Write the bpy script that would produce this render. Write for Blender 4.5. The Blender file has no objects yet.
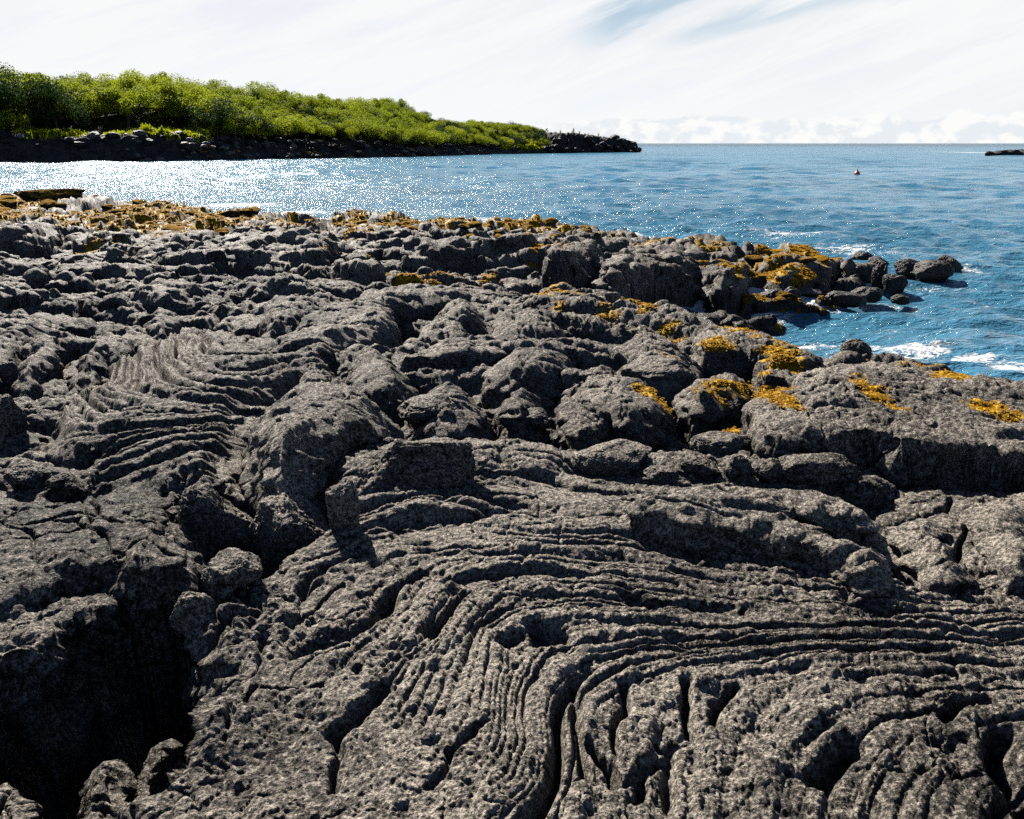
import bpy, bmesh, math, random, time
import numpy as np
from concurrent.futures import ThreadPoolExecutor
from mathutils import Vector, Matrix, Euler
T0 = time.time()
F32 = np.float32
scene = bpy.context.scene
COL = scene.collection
random.seed(7)
RNG = np.random.default_rng(11)

# ------------------------------------------------------------------ camera geometry (sea level is z = 0)
CAM_Z = 3.0
FPX = 804.0
PITCH = math.atan((409.5 - 143.3) / FPX)
W, H = 1024, 819

def ray(u, v):
    dx = (u - 512.0) / FPX
    dz = -(v - 409.5) / FPX
    c, s = math.cos(PITCH), math.sin(PITCH)
    return np.array([dx, c + dz * s, -s + dz * c])   # camera pitched down by PITCH

LR = [0, 4, 7, 12, 20, 30, 45, 80]
LZ = [1.45, 1.37, 1.22, 1.12, 1.0, 0.85, 0.62, 0.3]
def sstep(a, b, x):
    t = np.clip((x - a) / (b - a), 0, 1)
    return t * t * (3 - 2 * t)
def level(x, y):
    """the general height of the shelf's surface"""
    r = np.hypot(x, y)
    return np.interp(r, LR, LZ) - .46 * sstep(11, 15, r) * sstep(.3, 3.6, x)

def at(u, v, z=None, dz=0.0):
    """a point of the photograph, set down on the rock's general level (or at height z)"""
    d = ray(u, v)
    zz = z if z is not None else 1.2
    for _ in range(40):
        t = (zz - CAM_Z) / min(d[2], -1e-3)
        x, y = d[0] * t, d[1] * t
        if z is not None:
            break
        zz = 0.5 * zz + 0.5 * (float(level(x, y)) + dz)
    return x, y, zz

# ------------------------------------------------------------------ noise in numpy
_p = np.random.default_rng(3).permutation(256).astype(np.int32)
_P = np.concatenate([_p, _p])
_ang = np.random.default_rng(5).random(256) * 2 * np.pi
_GX, _GY = np.cos(_ang).astype(F32), np.sin(_ang).astype(F32)
_g3 = np.random.default_rng(6).normal(size=(256, 3)); _g3 = (_g3 / np.linalg.norm(_g3, axis=1)[:, None]).astype(F32)
_RV = np.random.default_rng(9).random((256, 4)).astype(F32)

def perlin(x, y, seed=0):
    x = x.astype(F32) + F32(seed * 17.31); y = y.astype(F32) + F32(seed * 9.73)
    xf, yf = np.floor(x), np.floor(y)
    xi, yi = xf.astype(np.int32) & 255, yf.astype(np.int32) & 255
    fx, fy = x - xf, y - yf
    u = fx * fx * fx * (fx * (fx * 6 - 15) + 10); v = fy * fy * fy * (fy * (fy * 6 - 15) + 10)
    x1 = (xi + 1) & 255; y1 = (yi + 1) & 255
    h00 = _P[_P[xi] + yi]; h10 = _P[_P[x1] + yi]; h01 = _P[_P[xi] + y1]; h11 = _P[_P[x1] + y1]
    a = _GX[h00] * fx + _GY[h00] * fy
    b = _GX[h10] * (fx - 1) + _GY[h10] * fy
    c = _GX[h01] * fx + _GY[h01] * (fy - 1)
    d = _GX[h11] * (fx - 1) + _GY[h11] * (fy - 1)
    return ((a + u * (b - a)) * (1 - v) + (c + u * (d - c)) * v) * F32(1.5)

def perlin3(x, y, z, seed=0):
    x = x + seed * 3.71; y = y + seed * 5.13; z = z + seed * 1.37
    xf, yf, zf = np.floor(x), np.floor(y), np.floor(z)
    xi, yi, zi = [q.astype(np.int32) & 255 for q in (xf, yf, zf)]
    fx, fy, fz = x - xf, y - yf, z - zf
    s = lambda t: t * t * t * (t * (t * 6 - 15) + 10)
    u, v, w = s(fx), s(fy), s(fz)
    out = 0
    for dx in (0, 1):
        for dy in (0, 1):
            for dz in (0, 1):
                h = _P[_P[_P[(xi + dx) & 255] + ((yi + dy) & 255)] + ((zi + dz) & 255)]
                g = _g3[h]
                n = g[..., 0] * (fx - dx) + g[..., 1] * (fy - dy) + g[..., 2] * (fz - dz)
                out = out + n * (u if dx else 1 - u) * (v if dy else 1 - v) * (w if dz else 1 - w)
    return out * 1.6

def fbm(x, y, seed=0, octv=3, gain=0.5):
    s, a, f = 0, 1.0, 1.0
    for k in range(octv):
        s = s + a * perlin(x * f, y * f, seed + k * 3); a *= gain; f *= 2.03
    return s

def cells(x, y, seed=0, ax=1.0):
    """Worley distances F1, F2 and the nearest cell's random number"""
    x = x.astype(F32); y = y.astype(F32)
    xf, yf = np.floor(x), np.floor(y)
    f1 = np.full(x.shape, 9, F32); f2 = f1.copy(); idr = f1.copy()
    for dx in (-1, 0, 1):
        for dy in (-1, 0, 1):
            cx = (xf + dx).astype(np.int32); cy = (yf + dy).astype(np.int32)
            h = _P[(_P[(cx + seed * 7) & 255] + cy) & 255]
            rv = _RV[h]
            px = xf + dx + rv[..., 0] - x; py = yf + dy + rv[..., 1] - y
            d = np.sqrt(px * px + py * py)
            near = d < f1
            f2 = np.where(near, f1, np.minimum(f2, d))
            idr = np.where(near, rv[..., 2], idr)
            f1 = np.where(near, d, f1)
    return f1, f2, idr

def domes(x, y, seed=0):
    """the upper envelope of randomly turned, stretched domes, one in each unit cell: 0..1"""
    x = x.astype(F32); y = y.astype(F32)
    xf, yf = np.floor(x), np.floor(y)
    best = np.zeros(x.shape, F32)
    for dx in (-1, 0, 1):
        for dy in (-1, 0, 1):
            cx = (xf + dx).astype(np.int32); cy = (yf + dy).astype(np.int32)
            h = _P[(_P[(cx + seed * 13) & 255] + cy + seed) & 255]
            rv = _RV[h]
            px = xf + dx + rv[..., 0] - x; py = yf + dy + rv[..., 1] - y
            an = rv[..., 2] * 3.14159
            c, s = np.cos(an), np.sin(an)
            qx = (c * px + s * py) * 1.05; qy = (-s * px + c * py) * 1.6
            rr = 0.55 + 0.55 * rv[..., 3]
            q = np.clip(1 - (qx * qx + qy * qy) / (rr * rr), 0, 1)
            best = np.maximum(best, np.sqrt(q) * (0.45 + 0.55 * rv[..., 0]))
    return best

def sstep(a, b, x):
    t = np.clip((x - a) / (b - a), 0, 1)
    return t * t * (3 - 2 * t)

def poly_sd(px, py, poly):
    """signed distance to a polygon, positive inside"""
    d = np.full(px.shape, 1e9, F32); ins = np.zeros(px.shape, bool)
    n = len(poly)
    for i in range(n):
        ax, ay = poly[i]; bx, by = poly[(i + 1) % n]
        ex, ey = bx - ax, by - ay
        wx, wy = px - ax, py - ay
        t = np.clip((wx * ex + wy * ey) / max(ex * ex + ey * ey, 1e-9), 0, 1)
        dx, dy = wx - ex * t, wy - ey * t
        d = np.minimum(d, dx * dx + dy * dy)
        c = (ay > py) != (by > py)
        if abs(ey) > 1e-9:
            ins ^= c & (px < ex * (py - ay) / ey + ax)
    d = np.sqrt(d)
    return np.where(ins, d, -d)

def smooth_poly(pts, it=2):
    for _ in range(it):
        q = []
        for i in range(len(pts)):
            a, b = pts[i], pts[(i + 1) % len(pts)]
            q += [(a[0] * .75 + b[0] * .25, a[1] * .75 + b[1] * .25), (a[0] * .25 + b[0] * .75, a[1] * .25 + b[1] * .75)]
        pts = q
    return pts

def upoly(pts, dz=0.0, it=2):
    out = []
    for p in pts:
        x, y, _ = at(p[0], p[1], p[2] if len(p) > 2 else None, dz)
        out.append((x, y))
    return smooth_poly(out, it)

class RBF:
    def __init__(s, pts, vals, smooth=1e-3):
        s.p = np.array(pts, float); n = len(pts)
        d = np.linalg.norm(s.p[:, None] - s.p[None], axis=2)
        A = np.zeros((n + 3, n + 3)); A[:n, :n] = s.phi(d) + np.eye(n) * smooth
        A[:n, n] = 1; A[:n, n + 1:] = s.p; A[n, :n] = 1; A[n + 1:, :n] = s.p.T
        s.w = np.linalg.solve(A, np.concatenate([np.array(vals, float), np.zeros(3)]))
    @staticmethod
    def phi(d):
        return d * d * np.log(d + 1e-9)
    def __call__(s, x, y):
        n = len(s.p)
        out = s.w[n] + s.w[n + 1] * x + s.w[n + 2] * y
        for (px, py), w in zip(s.p, s.w[:n]):
            d2 = (x - F32(px)) ** 2 + (y - F32(py)) ** 2 + F32(1e-9)
            out = out + F32(0.5 * w) * d2 * np.log(d2)
        return out

# ------------------------------------------------------------------ the lava: traced outlines
LAND = upoly([(-500, 196), (-150, 195), (0, 193), (60, 195), (120, 200), (200, 204), (262, 211), (285, 217), (310, 217), (345, 211), (400, 214),
              (468, 225), (545, 223), (614, 224), (650, 232), (712, 235), (771, 239), (822, 246), (850, 255, .5), (868, 263, .3), (850, 276, .1), (833, 286, .1), (805, 296, .1),
              (775, 304, 0), (735, 311, 0), (712, 315, 0.1), (700, 316), (751, 329), (795, 344), (836, 357), (890, 360), (953, 370),
              (1024, 381), (1150, 392), (1500, 430), (2600, 560)], 0, 1) + [(14, 1.0), (8, -3), (-12, -3), (-60, 14)]
GULLY = upoly([(470, 274), (544, 283), (599, 284), (653, 300), (712, 317), (760, 330), (860, 320, 0), (850, 275, 0), (760, 268), (690, 266), (640, 262),
               (580, 260), (520, 258), (470, 262)], 0, 1)
PIT = upoly([(-60, 668), (30, 664), (66, 612), (96, 620), (130, 590), (190, 566), (206, 590), (190, 640), (204, 700), (196, 750), (150, 800), (-60, 860)], 0, 1)
TRENCH = upoly([(745, 445), (868, 446), (922, 456), (1040, 468), (1300, 470), (1300, 500), (1024, 500), (965, 488), (885, 492), (862, 488), (790, 470)], -.1, 1)
CAV1 = upoly([(700, 352), (719, 350), (760, 352), (768, 372), (745, 410), (705, 424), (675, 420), (670, 395)], 0, 1)
CAV2 = upoly([(232, 425), (237, 480), (266, 505), (330, 480), (345, 470), (400, 440), (400, 420), (360, 470)], 0, 1)

CLEFT = upoly([(172, 502), (215, 492), (266, 503), (335, 482), (350, 500), (335, 538), (262, 586), (208, 600), (190, 560)], 0, 1)
HOL = upoly([(62, 462), (72, 436), (96, 426), (120, 428), (112, 446), (96, 470), (80, 474)], 0, 1)
# outline in the photograph, lift over the general level, rim width, fall of the rim, bulge
LOBES = [
 # foreground ropy slab and its tongue
 ([(352, 500), (373, 474), (430, 466), (483, 456), (520, 457), (560, 464), (620, 478), (680, 483), (747, 482), (800, 500), (850, 540), (880, 572), (908, 580), (969, 592),
   (1002, 603), (1040, 612), (1500, 640), (1700, 1400), (-200, 1400), (60, 830), (150, 778), (180, 766), (197, 745), (199, 705), (205, 681), (199, 656), (214, 632),
   (246, 618), (262, 600), (262, 578), (300, 562), (330, 540)], 0.0, .12, .75, .05),
 ([(600, 492), (680, 484), (747, 480), (800, 484), (848, 494), (881, 511), (900, 536), (905, 566), (878, 566), (835, 552), (777, 534), (700, 524), (630, 512)], .17, .13, .36, .05),
 ([(884, 500), (900, 489), (965, 486), (1030, 494), (1300, 500), (1300, 620), (1030, 604), (1002, 596), (969, 578), (939, 581), (910, 576), (898, 556), (893, 520)], -.02, .10, .5, .05),
 ([(900, 516), (930, 505), (950, 540), (965, 574), (935, 578), (908, 570)], .07, .10, .2, .03),
 ([(960, 500), (1040, 505), (1060, 560), (1010, 585), (975, 560)], .08, .14, .2, .04),
 ([(838, 600), (880, 588), (950, 600), (1030, 620), (1060, 650), (960, 640), (860, 634)], .03, .08, .12, .03),
 # left foreground slabs
 ([(-300, 500), (-20, 490), (50, 508), (90, 494), (137, 492), (160, 494), (176, 510), (186, 545), (192, 562), (160, 570), (129, 578), (90, 582), (40, 592), (-20, 602), (-300, 620)], .04, .09, .5, .06),
 ([(-300, 610), (-20, 606), (40, 598), (78, 588), (96, 594), (92, 612), (62, 606), (40, 622), (27, 640), (30, 664), (-20, 664), (-300, 690)], -.06, .07, .9, .03),
 ([(100, 560), (130, 530), (160, 520), (182, 545), (190, 562), (150, 574), (110, 580)], .10, .10, .3, .05),
 ([(-60, 790), (0, 780), (30, 764), (56, 790), (60, 830), (-60, 900)], -.12, .08, .5, .03),
 ([(180, 632), (190, 612), (208, 604), (222, 612), (216, 630), (192, 642)], .02, .07, .4, .03),
 ([(203, 650), (212, 628), (240, 616), (274, 612), (300, 600), (300, 622), (262, 628), (230, 645), (212, 660)], .04, .05, .14, .02),
 # swirl slab, dome, block
 ([(36, 446), (60, 410), (100, 375), (140, 345), (190, 332), (260, 340), (345, 358), (336, 374), (290, 382), (252, 406), (236, 424), (236, 484), (205, 498), (160, 484), (100, 490),
   (90, 478), (110, 458), (60, 462)], .03, .14, .24, .10),
 ([(236, 426), (250, 405), (285, 382), (324, 370), (352, 374), (382, 388), (400, 412), (378, 432), (330, 450), (280, 478), (246, 482)], .24, .22, .8, .14),
 ([(84, 810), (92, 765), (110, 748), (134, 756), (143, 782), (140, 850), (84, 860)], -.14, .05, .7, .02),
 ([(136, 785), (142, 748), (158, 730), (176, 738), (182, 772), (164, 822), (140, 820)], -.12, .05, .7, .02),
 ([(484, 446), (520, 441), (560, 452), (570, 466), (500, 462)], .02, .06, .3, .02),
 # right slab with seaweed, and its bulges
 ([(752, 392), (800, 376), (836, 366), (890, 363), (953, 373), (1030, 386), (1400, 410), (1400, 470), (1030, 460), (975, 448), (922, 450), (895, 450), (868, 441), (824, 443), (777, 445),
   (745, 436), (742, 410)], .17, .07, 1.1, .04),
 ([(770, 430), (800, 405), (850, 392), (880, 405), (875, 436), (830, 440), (790, 441)], .20, .16, .5, .05),
 ([(895, 420), (930, 400), (990, 398), (1060, 410), (1060, 450), (975, 444), (905, 446)], .20, .18, .5, .05),
 ([(700, 322), (751, 331), (790, 342), (836, 360), (800, 366), (770, 352), (720, 350), (690, 345)], .08, .12, .6, .05),
 ([(604, 340), (640, 330), (690, 338), (706, 352), (700, 372), (650, 378), (612, 366)], .10, .3, .4, .10),
 ([(680, 384), (716, 376), (756, 378), (758, 388), (735, 398), (700, 408), (684, 402)], .05, .16, .3, .06),
 ([(560, 380), (610, 372), (660, 380), (680, 410), (650, 425), (590, 418)], .04, .2, .3, .08),
 # mid field folds
 ([(488, 318), (520, 309), (560, 315), (566, 330), (530, 336), (492, 331)], .14, .15, .35, .06),
 ([(430, 306), (456, 296), (484, 304), (482, 318), (440, 318)], .16, .2, .4, .08),
 ([(418, 326), (442, 313), (468, 320), (466, 334), (424, 334)], .10, .12, .3, .05),
 ([(484, 360), (530, 342), (575, 348), (580, 368), (530, 378), (490, 374)], .10, .2, .35, .10),
 ([(392, 402), (430, 378), (475, 382), (490, 408), (470, 422), (410, 424)], .10, .2, .4, .10),
 ([(498, 400), (520, 386), (544, 396), (540, 416), (504, 418)], .07, .12, .35, .05),
 ([(545, 410), (580, 396), (616, 408), (610, 430), (560, 432)], .05, .12, .35, .05),
 ([(250, 318), (285, 294), (324, 296), (328, 312), (290, 328), (256, 330)], .14, .2, .4, .08),
 ([(284, 322), (330, 304), (395, 300), (402, 322), (370, 332), (335, 345), (290, 340)], .13, .2, .4, .08),
 ([(250, 350), (290, 334), (336, 340), (342, 356), (300, 362)], .08, .15, .4, .05),
 ([(336, 368), (365, 348), (400, 356), (420, 378), (400, 398), (360, 388)], .10, .2, .45, .08),
 ([(340, 300), (420, 284), (480, 290), (440, 300), (400, 306), (350, 312)], .06, .15, .3, .06),
 ([(8, 372), (40, 330), (66, 322), (60, 350), (20, 388)], .12, .12, .5, .06),
 ([(78, 358), (110, 330), (156, 324), (160, 346), (120, 356), (70, 392), (60, 380)], .08, .14, .4, .06),
 ([(140, 322), (160, 305), (182, 312), (180, 330), (150, 334)], .10, .12, .4, .05),
 ([(-60, 350), (0, 310), (40, 312), (60, 322), (20, 345), (0, 372), (-60, 400)], .12, .2, .5, .06),
 ([(128, 250), (140, 240), (200, 236), (270, 240), (330, 250), (320, 256), (240, 254), (170, 258)], .08, .2, .5, .05),
 ([(214, 236), (230, 226), (290, 224), (340, 232), (330, 246), (250, 240)], .12, .3, .4, .08),
 ([(330, 262), (350, 251), (382, 255), (384, 264), (352, 268)], .10, .2, .3, .08),
 ([(-40, 232), (0, 212), (40, 208), (64, 216), (66, 228), (20, 236)], .2, .4, .6, .1),
 ([(600, 252), (640, 240), (690, 240), (720, 252), (700, 268), (640, 264), (610, 266)], .10, .5, .5, .1),
 ([(588, 268), (600, 262), (628, 264), (636, 276), (600, 280)], -.15, .3, .7, .1),
 ([(690, 256), (730, 250), (752, 262), (745, 276), (700, 272)], .02, .4, .4, .1),
 ([(755, 258), (790, 243), (822, 248), (838, 258), (815, 268), (775, 270)], .02, .5, .45, .1),
 ([(540, 246), (575, 238), (606, 246), (590, 258), (550, 256)], .1, .3, .5, .1),
]

HOLLOW = upoly([(765, 536), (831, 552), (895, 566), (908, 584), (870, 590), (810, 576), (780, 556)], 0, 1)
PLAIN_B = upoly([(640, 556), (760, 572), (870, 592), (900, 630), (860, 652), (700, 648), (650, 620)])
PLAIN = upoly([(215, 700), (262, 640), (330, 690), (400, 720), (470, 735), (500, 780), (520, 900), (90, 900), (150, 790), (190, 760)])
TONGUE = upoly([(640, 486), (747, 482), (800, 486), (848, 497), (881, 514), (898, 540), (900, 566), (835, 550), (777, 532), (720, 520), (690, 505)], .1, 1)
# deep creases: px points, width, depth
CREASES = [
 ([(205, 655), (225, 634), (250, 624), (275, 622)], .022, .09), ([(664, 650), (700, 656), (759, 662)], .022, .09), ([(949, 729), (968, 722), (992, 712)], .03, .10),
 ([(430, 652), (446, 628), (466, 604)], .035, .12), ([(345, 742), (372, 716), (396, 694)], .025, .09), ([(583, 762), (596, 780), (606, 798)], .022, .10), ([(818, 796), (826, 772), (838, 750)], .03, .12),
 ([(532, 646), (540, 658), (552, 650)], .035, .11), ([(629, 608), (652, 616)], .03, .08), ([(397, 537), (440, 534), (490, 530), (541, 524)], .025, .08), ([(379, 613), (400, 596), (425, 584)], .03, .10),
 ([(770, 600), (830, 606), (850, 604)], .025, .08), ([(860, 612), (890, 622), (925, 618)], .025, .09), ([(1016, 750), (1012, 790), (1020, 830)], .04, .14), ([(560, 700), (566, 740), (570, 790)], .018, .08),
 ([(688, 690), (684, 722), (690, 745)], .02, .08), ([(717, 738), (722, 715), (738, 698)], .022, .10), ([(617, 695), (612, 740), (614, 772)], .015, .06), ([(455, 590), (500, 580), (560, 580)], .022, .07),
 ([(515, 655), (500, 668)], .02, .07), ([(660, 770), (640, 790), (636, 815)], .018, .06), ([(300, 600), (330, 575), (372, 560)], .02, .07), ([(280, 640), (310, 618), (345, 590)], .018, .07),
 ([(263, 700), (290, 702), (325, 690)], .010, .04), ([(240, 745), (232, 720), (255, 700)], .010, .04), ([(330, 800), (345, 765), (348, 735)], .012, .05), ([(420, 800), (440, 770), (480, 745)], .010, .04),
 ([(420, 520), (470, 508), (540, 512)], .016, .05), ([(560, 545), (620, 552), (690, 566)], .018, .06), ([(950, 640), (1000, 648), (1040, 650)], .022, .07), ([(40, 545), (90, 530), (130, 545), (160, 540)], .014, .05),
 ([(100, 500), (104, 525), (96, 548)], .010, .04), ([(700, 470 + 48), (760, 524), (800, 530)], .010, .03), ([(905, 520), (940, 515), (955, 500)], .016, .05), ([(925, 575), (950, 560), (965, 530)], .018, .06),
]
CRW = [([at(u, v)[:2] for u, v in pl], w, dp) for pl, w, dp in CREASES]
# ropes: traced crest lines with the running number of the line (lines of one family never cross)
G = [
 (0, [(373, 487), (430, 470), (500, 464), (560, 472), (620, 486), (700, 495), (780, 502)]),
 (1, [(345, 520), (400, 497), (450, 490), (520, 490), (600, 500), (700, 512), (780, 525)]),
 (2, [(300, 560), (350, 530), (400, 519), (460, 513), (520, 518), (600, 526), (700, 540), (800, 560)]),
 (3, [(262, 606), (300, 574), (360, 548), (430, 539), (520, 544), (600, 550), (700, 562), (800, 578), (900, 594)]),
 (4, [(300, 700), (340, 655), (379, 611), (418, 585), (488, 570), (560, 567), (650, 575), (740, 588), (830, 598), (930, 610)]),
 (5, [(340, 745), (387, 704), (430, 661), (447, 627), (480, 600), (530, 590), (600, 589), (680, 598), (760, 609), (850, 615), (960, 625)]),
 (6, [(440, 720), (460, 680), (480, 645), (510, 625), (560, 615), (640, 612), (700, 620), (780, 628), (880, 630), (1024, 632)]),
 (7, [(500, 760), (505, 700), (520, 665), (560, 645), (620, 637), (690, 640), (760, 645), (850, 642), (1024, 645)]),
 (8, [(560, 800), (562, 740), (572, 695), (610, 672), (660, 662), (740, 660), (840, 655), (1024, 657)]),
 (9, [(615, 800), (614, 740), (625, 703), (665, 685), (730, 674), (820, 667), (920, 665), (1024, 667)]),
 (10, [(680, 800), (682, 742), (694, 710), (725, 694), (780, 684), (860, 678), (1024, 679)]),
 (11, [(735, 800), (738, 745), (755, 715), (800, 700), (870, 691), (1024, 691)]),
 (12, [(790, 810), (800, 765), (828, 735), (870, 716), (930, 705), (1024, 702)]),
 (13, [(840, 815), (852, 770), (885, 738), (940, 722), (1024, 715)]),
 (14, [(890, 815), (905, 778), (938, 752), (980, 739), (1030, 732)]),
 (15, [(940, 818), (955, 790), (985, 768), (1030, 756)]),
]
S = [
 (0, [(203, 352), (206, 366), (222, 373), (260, 370), (300, 362)]),
 (1, [(191, 338), (184, 362), (197, 382), (234, 391), (273, 384), (325, 368)]),
 (2, [(168, 338), (158, 365), (168, 392), (195, 404), (234, 408), (262, 401)]),
 (3, [(148, 350), (136, 372), (132, 397), (152, 413), (190, 419), (234, 417)]),
 (4, [(110, 372), (92, 402), (104, 424), (140, 433), (190, 433), (235, 424)]),
 (5, [(74, 400), (52, 430), (76, 450), (130, 448), (187, 443), (236, 430)]),
 (6, [(96, 474), (137, 461), (187, 452), (236, 440)]),
 (7, [(100, 492), (150, 480), (200, 467), (236, 455)]),
]
def field(guides):
    pts, vals = [], []
    for k, line in guides:
        for (u, v) in line:
            x, y, _ = at(u, v); pts.append((x, y)); vals.append(k)
    return RBF(pts, vals)
ROPE_G, ROPE_S = field(G), field(S)
ROPE_G_AREA = upoly([(360, 480), (430, 462), (520, 458), (640, 474), (760, 500), (860, 575), (1060, 612), (1300, 640), (1300, 1100), (470, 1000), (430, 740), (330, 770), (215, 700), (255, 600), (320, 545)])
ROPE_S_AREA = upoly([(40, 446), (60, 408), (100, 372), (140, 342), (190, 330), (260, 338), (345, 356), (336, 374), (290, 382), (250, 408), (238, 430), (236, 480), (205, 494), (100, 498), (90, 478), (60, 462)])

def crease(p, x, y, wid, seed, var=.9):
    """thin sharp folds at every whole number of the phase, each with a strength of its own that waxes and wanes"""
    k = np.round(p); d = np.abs(p - k)
    st = sstep(-.15, .40, perlin(x * var + k * F32(3.71), y * var + k * F32(1.93), seed))
    return np.exp(-(d / wid) ** 1.3) * st

def rope(p, sharp=2.2):
    s = p - np.floor(p)
    return 1 - np.abs(2 * s - 1) ** sharp

PLOB = []
for poly, dz, w, fall, bulge in LOBES:
    P = upoly(poly, dz, 2)
    xs = [p[0] for p in P]; ys = [p[1] for p in P]
    cx, cy = at(np.mean([p[0] for p in poly]), np.mean([p[1] for p in poly]), None, dz)[:2]
    PLOB.append((P, (min(xs), max(xs), min(ys), max(ys)), dz, w, fall, bulge))

def boxed(x, y, P, a, b):
    out = np.zeros(x.shape, F32)
    bx = [q[0] for q in P]; by = [q[1] for q in P]
    m = (x > min(bx) - .1) & (x < max(bx) + .1) & (y > min(by) - .1) & (y < max(by) + .1)
    if m.any(): out[m] = sstep(a, b, poly_sd(x[m], y[m], P))
    return out

def terrain(x, y, detail=True, staged=False):
    x = np.asarray(x, F32); y = np.asarray(y, F32)
    if x.size < 40000: return terrain1(x, y, detail, staged)
    n = 16; xs = np.array_split(x, n); ys = np.array_split(y, n)
    with ThreadPoolExecutor(4) as ex:
        return np.concatenate(list(ex.map(lambda q: terrain1(q[0], q[1], detail, staged), zip(xs, ys))), axis=-1)

def terrain1(x, y, detail=True, staged=False):
    x = np.asarray(x, F32); y = np.asarray(y, F32)
    r = np.hypot(x, y)
    L = level(x, y).astype(F32)
    fw = 1 - sstep(5, 9, r)
    wx = x + 0.05 * fbm(x * 1.7, y * 1.7, 1, 3) + .012 * fw * perlin(x * 9, y * 9, 4)
    wy = y + 0.05 * fbm(x * 1.7, y * 1.7, 2, 3) + .012 * fw * perlin(x * 9, y * 9, 5)
    wf = 0.25 * sstep(8, 25, r)
    wx2 = wx + wf * perlin(x * .8, y * .8, 21); wy2 = wy + wf * perlin(x * .8, y * .8, 22)
    far = sstep(6, 14, r)
    # fill: folds and small lobes at three sizes
    big = domes(wx2 * .30 + wy2 * .12, wy2 * .62, 1)
    mid = domes(wx2 * .62 + wy2 * .3, wy2 * 1.6, 2)
    sml = domes(wx2 * 2.6, wy2 * 3.4, 3)
    mf = sstep(4, 7, r)
    fill = L - .30 - .17 * mf + .04 * far + (.26 + .20 * mf - .16 * far) * big + (.17 + .03 * mf) * mid + (.05 + .03 * far) * sml + .12 * perlin(x * .35, y * .35, 8)
    # larger steps of the flow far off
    st = fbm(x * .16, y * .30, 31, 2)
    fill = fill + far * .16 * sstep(-.05, .05, st) - .08 * far + far * .12 * sstep(.1, .16, fbm(x * .3, y * .6, 33, 2))
    g1, g2, gi = cells(wx2 * .8 + wy2 * .3, wy2 * 1.9, 12)
    fill = fill - (.17 * mf) * np.exp(-((g2 - g1) / .09) ** 2) * sstep(-.3, .2, perlin(x * .5, y * .7, 44)) + .10 * mf * (gi - .5)
    fr = rope((wy * 1.1 + wx * .25 + .9 * perlin(wx * .5, wy * .5, 12)) * 5.5, 2.0)
    fm = sstep(-.1, .35, perlin(wx * .6, wy * .8, 15)) * (1 - far * .6)
    fill = fill + .034 * fr * fm
    land = poly_sd(wx2 + .25 * perlin(x * .7, y * .7, 41) * far, wy2 + .35 * perlin(x * .5, y * .5, 42) * far, LAND)
    z = -.9 + (fill + .9) * sstep(-1.3, .15, land)
    gd = poly_sd(wx2, wy2, GULLY)
    gf = -.35 + .65 * np.clip((2.2 - x) / 2.2, 0, 1) + .30 * mid + .25 * sml
    z = np.where(gd > -.5, z + (np.minimum(z, gf) - z) * sstep(-.12, .35, gd), z)
    for P, dep, sf in ((PIT, 1.25, .10), (TRENCH, .75, .15), (CAV1, .5, .15), (CAV2, .5, .15), (HOL, .3, .12), (CLEFT, .42, .10)):
        bx = [q[0] for q in P]; by = [q[1] for q in P]
        m = (x > min(bx) - .3) & (x < max(bx) + .3) & (y > min(by) - .3) & (y < max(by) + .3)
        if not m.any(): continue
        d = poly_sd(wx[m], wy[m], P)
        tgt = L[m] - dep + .10 * mid[m] + .10 * sml[m]
        z[m] = z[m] + (np.minimum(z[m], tgt) - z[m]) * sstep(-.05, sf, d)
    own = np.zeros(x.shape, F32)
    for k, (P, bb, dz, w, fall, bulge) in enumerate(PLOB):
        m = (x > bb[0] - .3) & (x < bb[1] + .3) & (y > bb[2] - .3) & (y < bb[3] + .3)
        if not m.any():
            continue
        d = poly_sd(wx[m], wy[m], P)
        q = np.clip(d / w, 0, 1)
        h = L[m] + dz - fall * (1 - np.sqrt(np.clip(1 - (1 - q) ** 2, 0, 1))) + bulge * (1 - np.exp(-np.maximum(d, 0) / (w * 2)))
        h = h + .03 * perlin(x[m] * 1.3, y[m] * 1.3, 50 + k) + .02 * (mid[m] - .3) + far[m] * (.24 * (mid[m] - .5) + .14 * (sml[m] - .5))
        h = np.where(d > -.004, h, -9)
        up = h > z[m]
        o = own[m]; o[up] = k + 1; own[m] = o
        z[m] = np.maximum(z[m], h)
    q = z / .26 + .9 * perlin(x * .7, y * .7, 46) + .35 * perlin(x * 2.2, y * 2.2, 47)
    qf = q - np.floor(q)
    zt_ = z + .26 * (sstep(.35, .9, qf) - qf)
    z = z + (zt_ - z) * (.85 * sstep(9, 13, r)) * (z > -.3)
    m = boxed(wx, wy, HOLLOW, -.02, .10)
    z = z - .26 * m
    zm = z.copy()
    # ropes
    ga = boxed(wx, wy, ROPE_G_AREA, -.02, .18) * (1 - .75 * boxed(wx, wy, TONGUE, -.05, .08)) * (1 - .6 * boxed(wx, wy, PLAIN, -.1, .2))
    ga = ga * (1 - .5 * boxed(wx, wy, PLAIN_B, -.1, .25))
    tg = np.maximum(boxed(wx, wy, TONGUE, -.05, .08), .8 * boxed(wx, wy, PLAIN, -.1, .2))
    m = ga > 0
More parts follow.
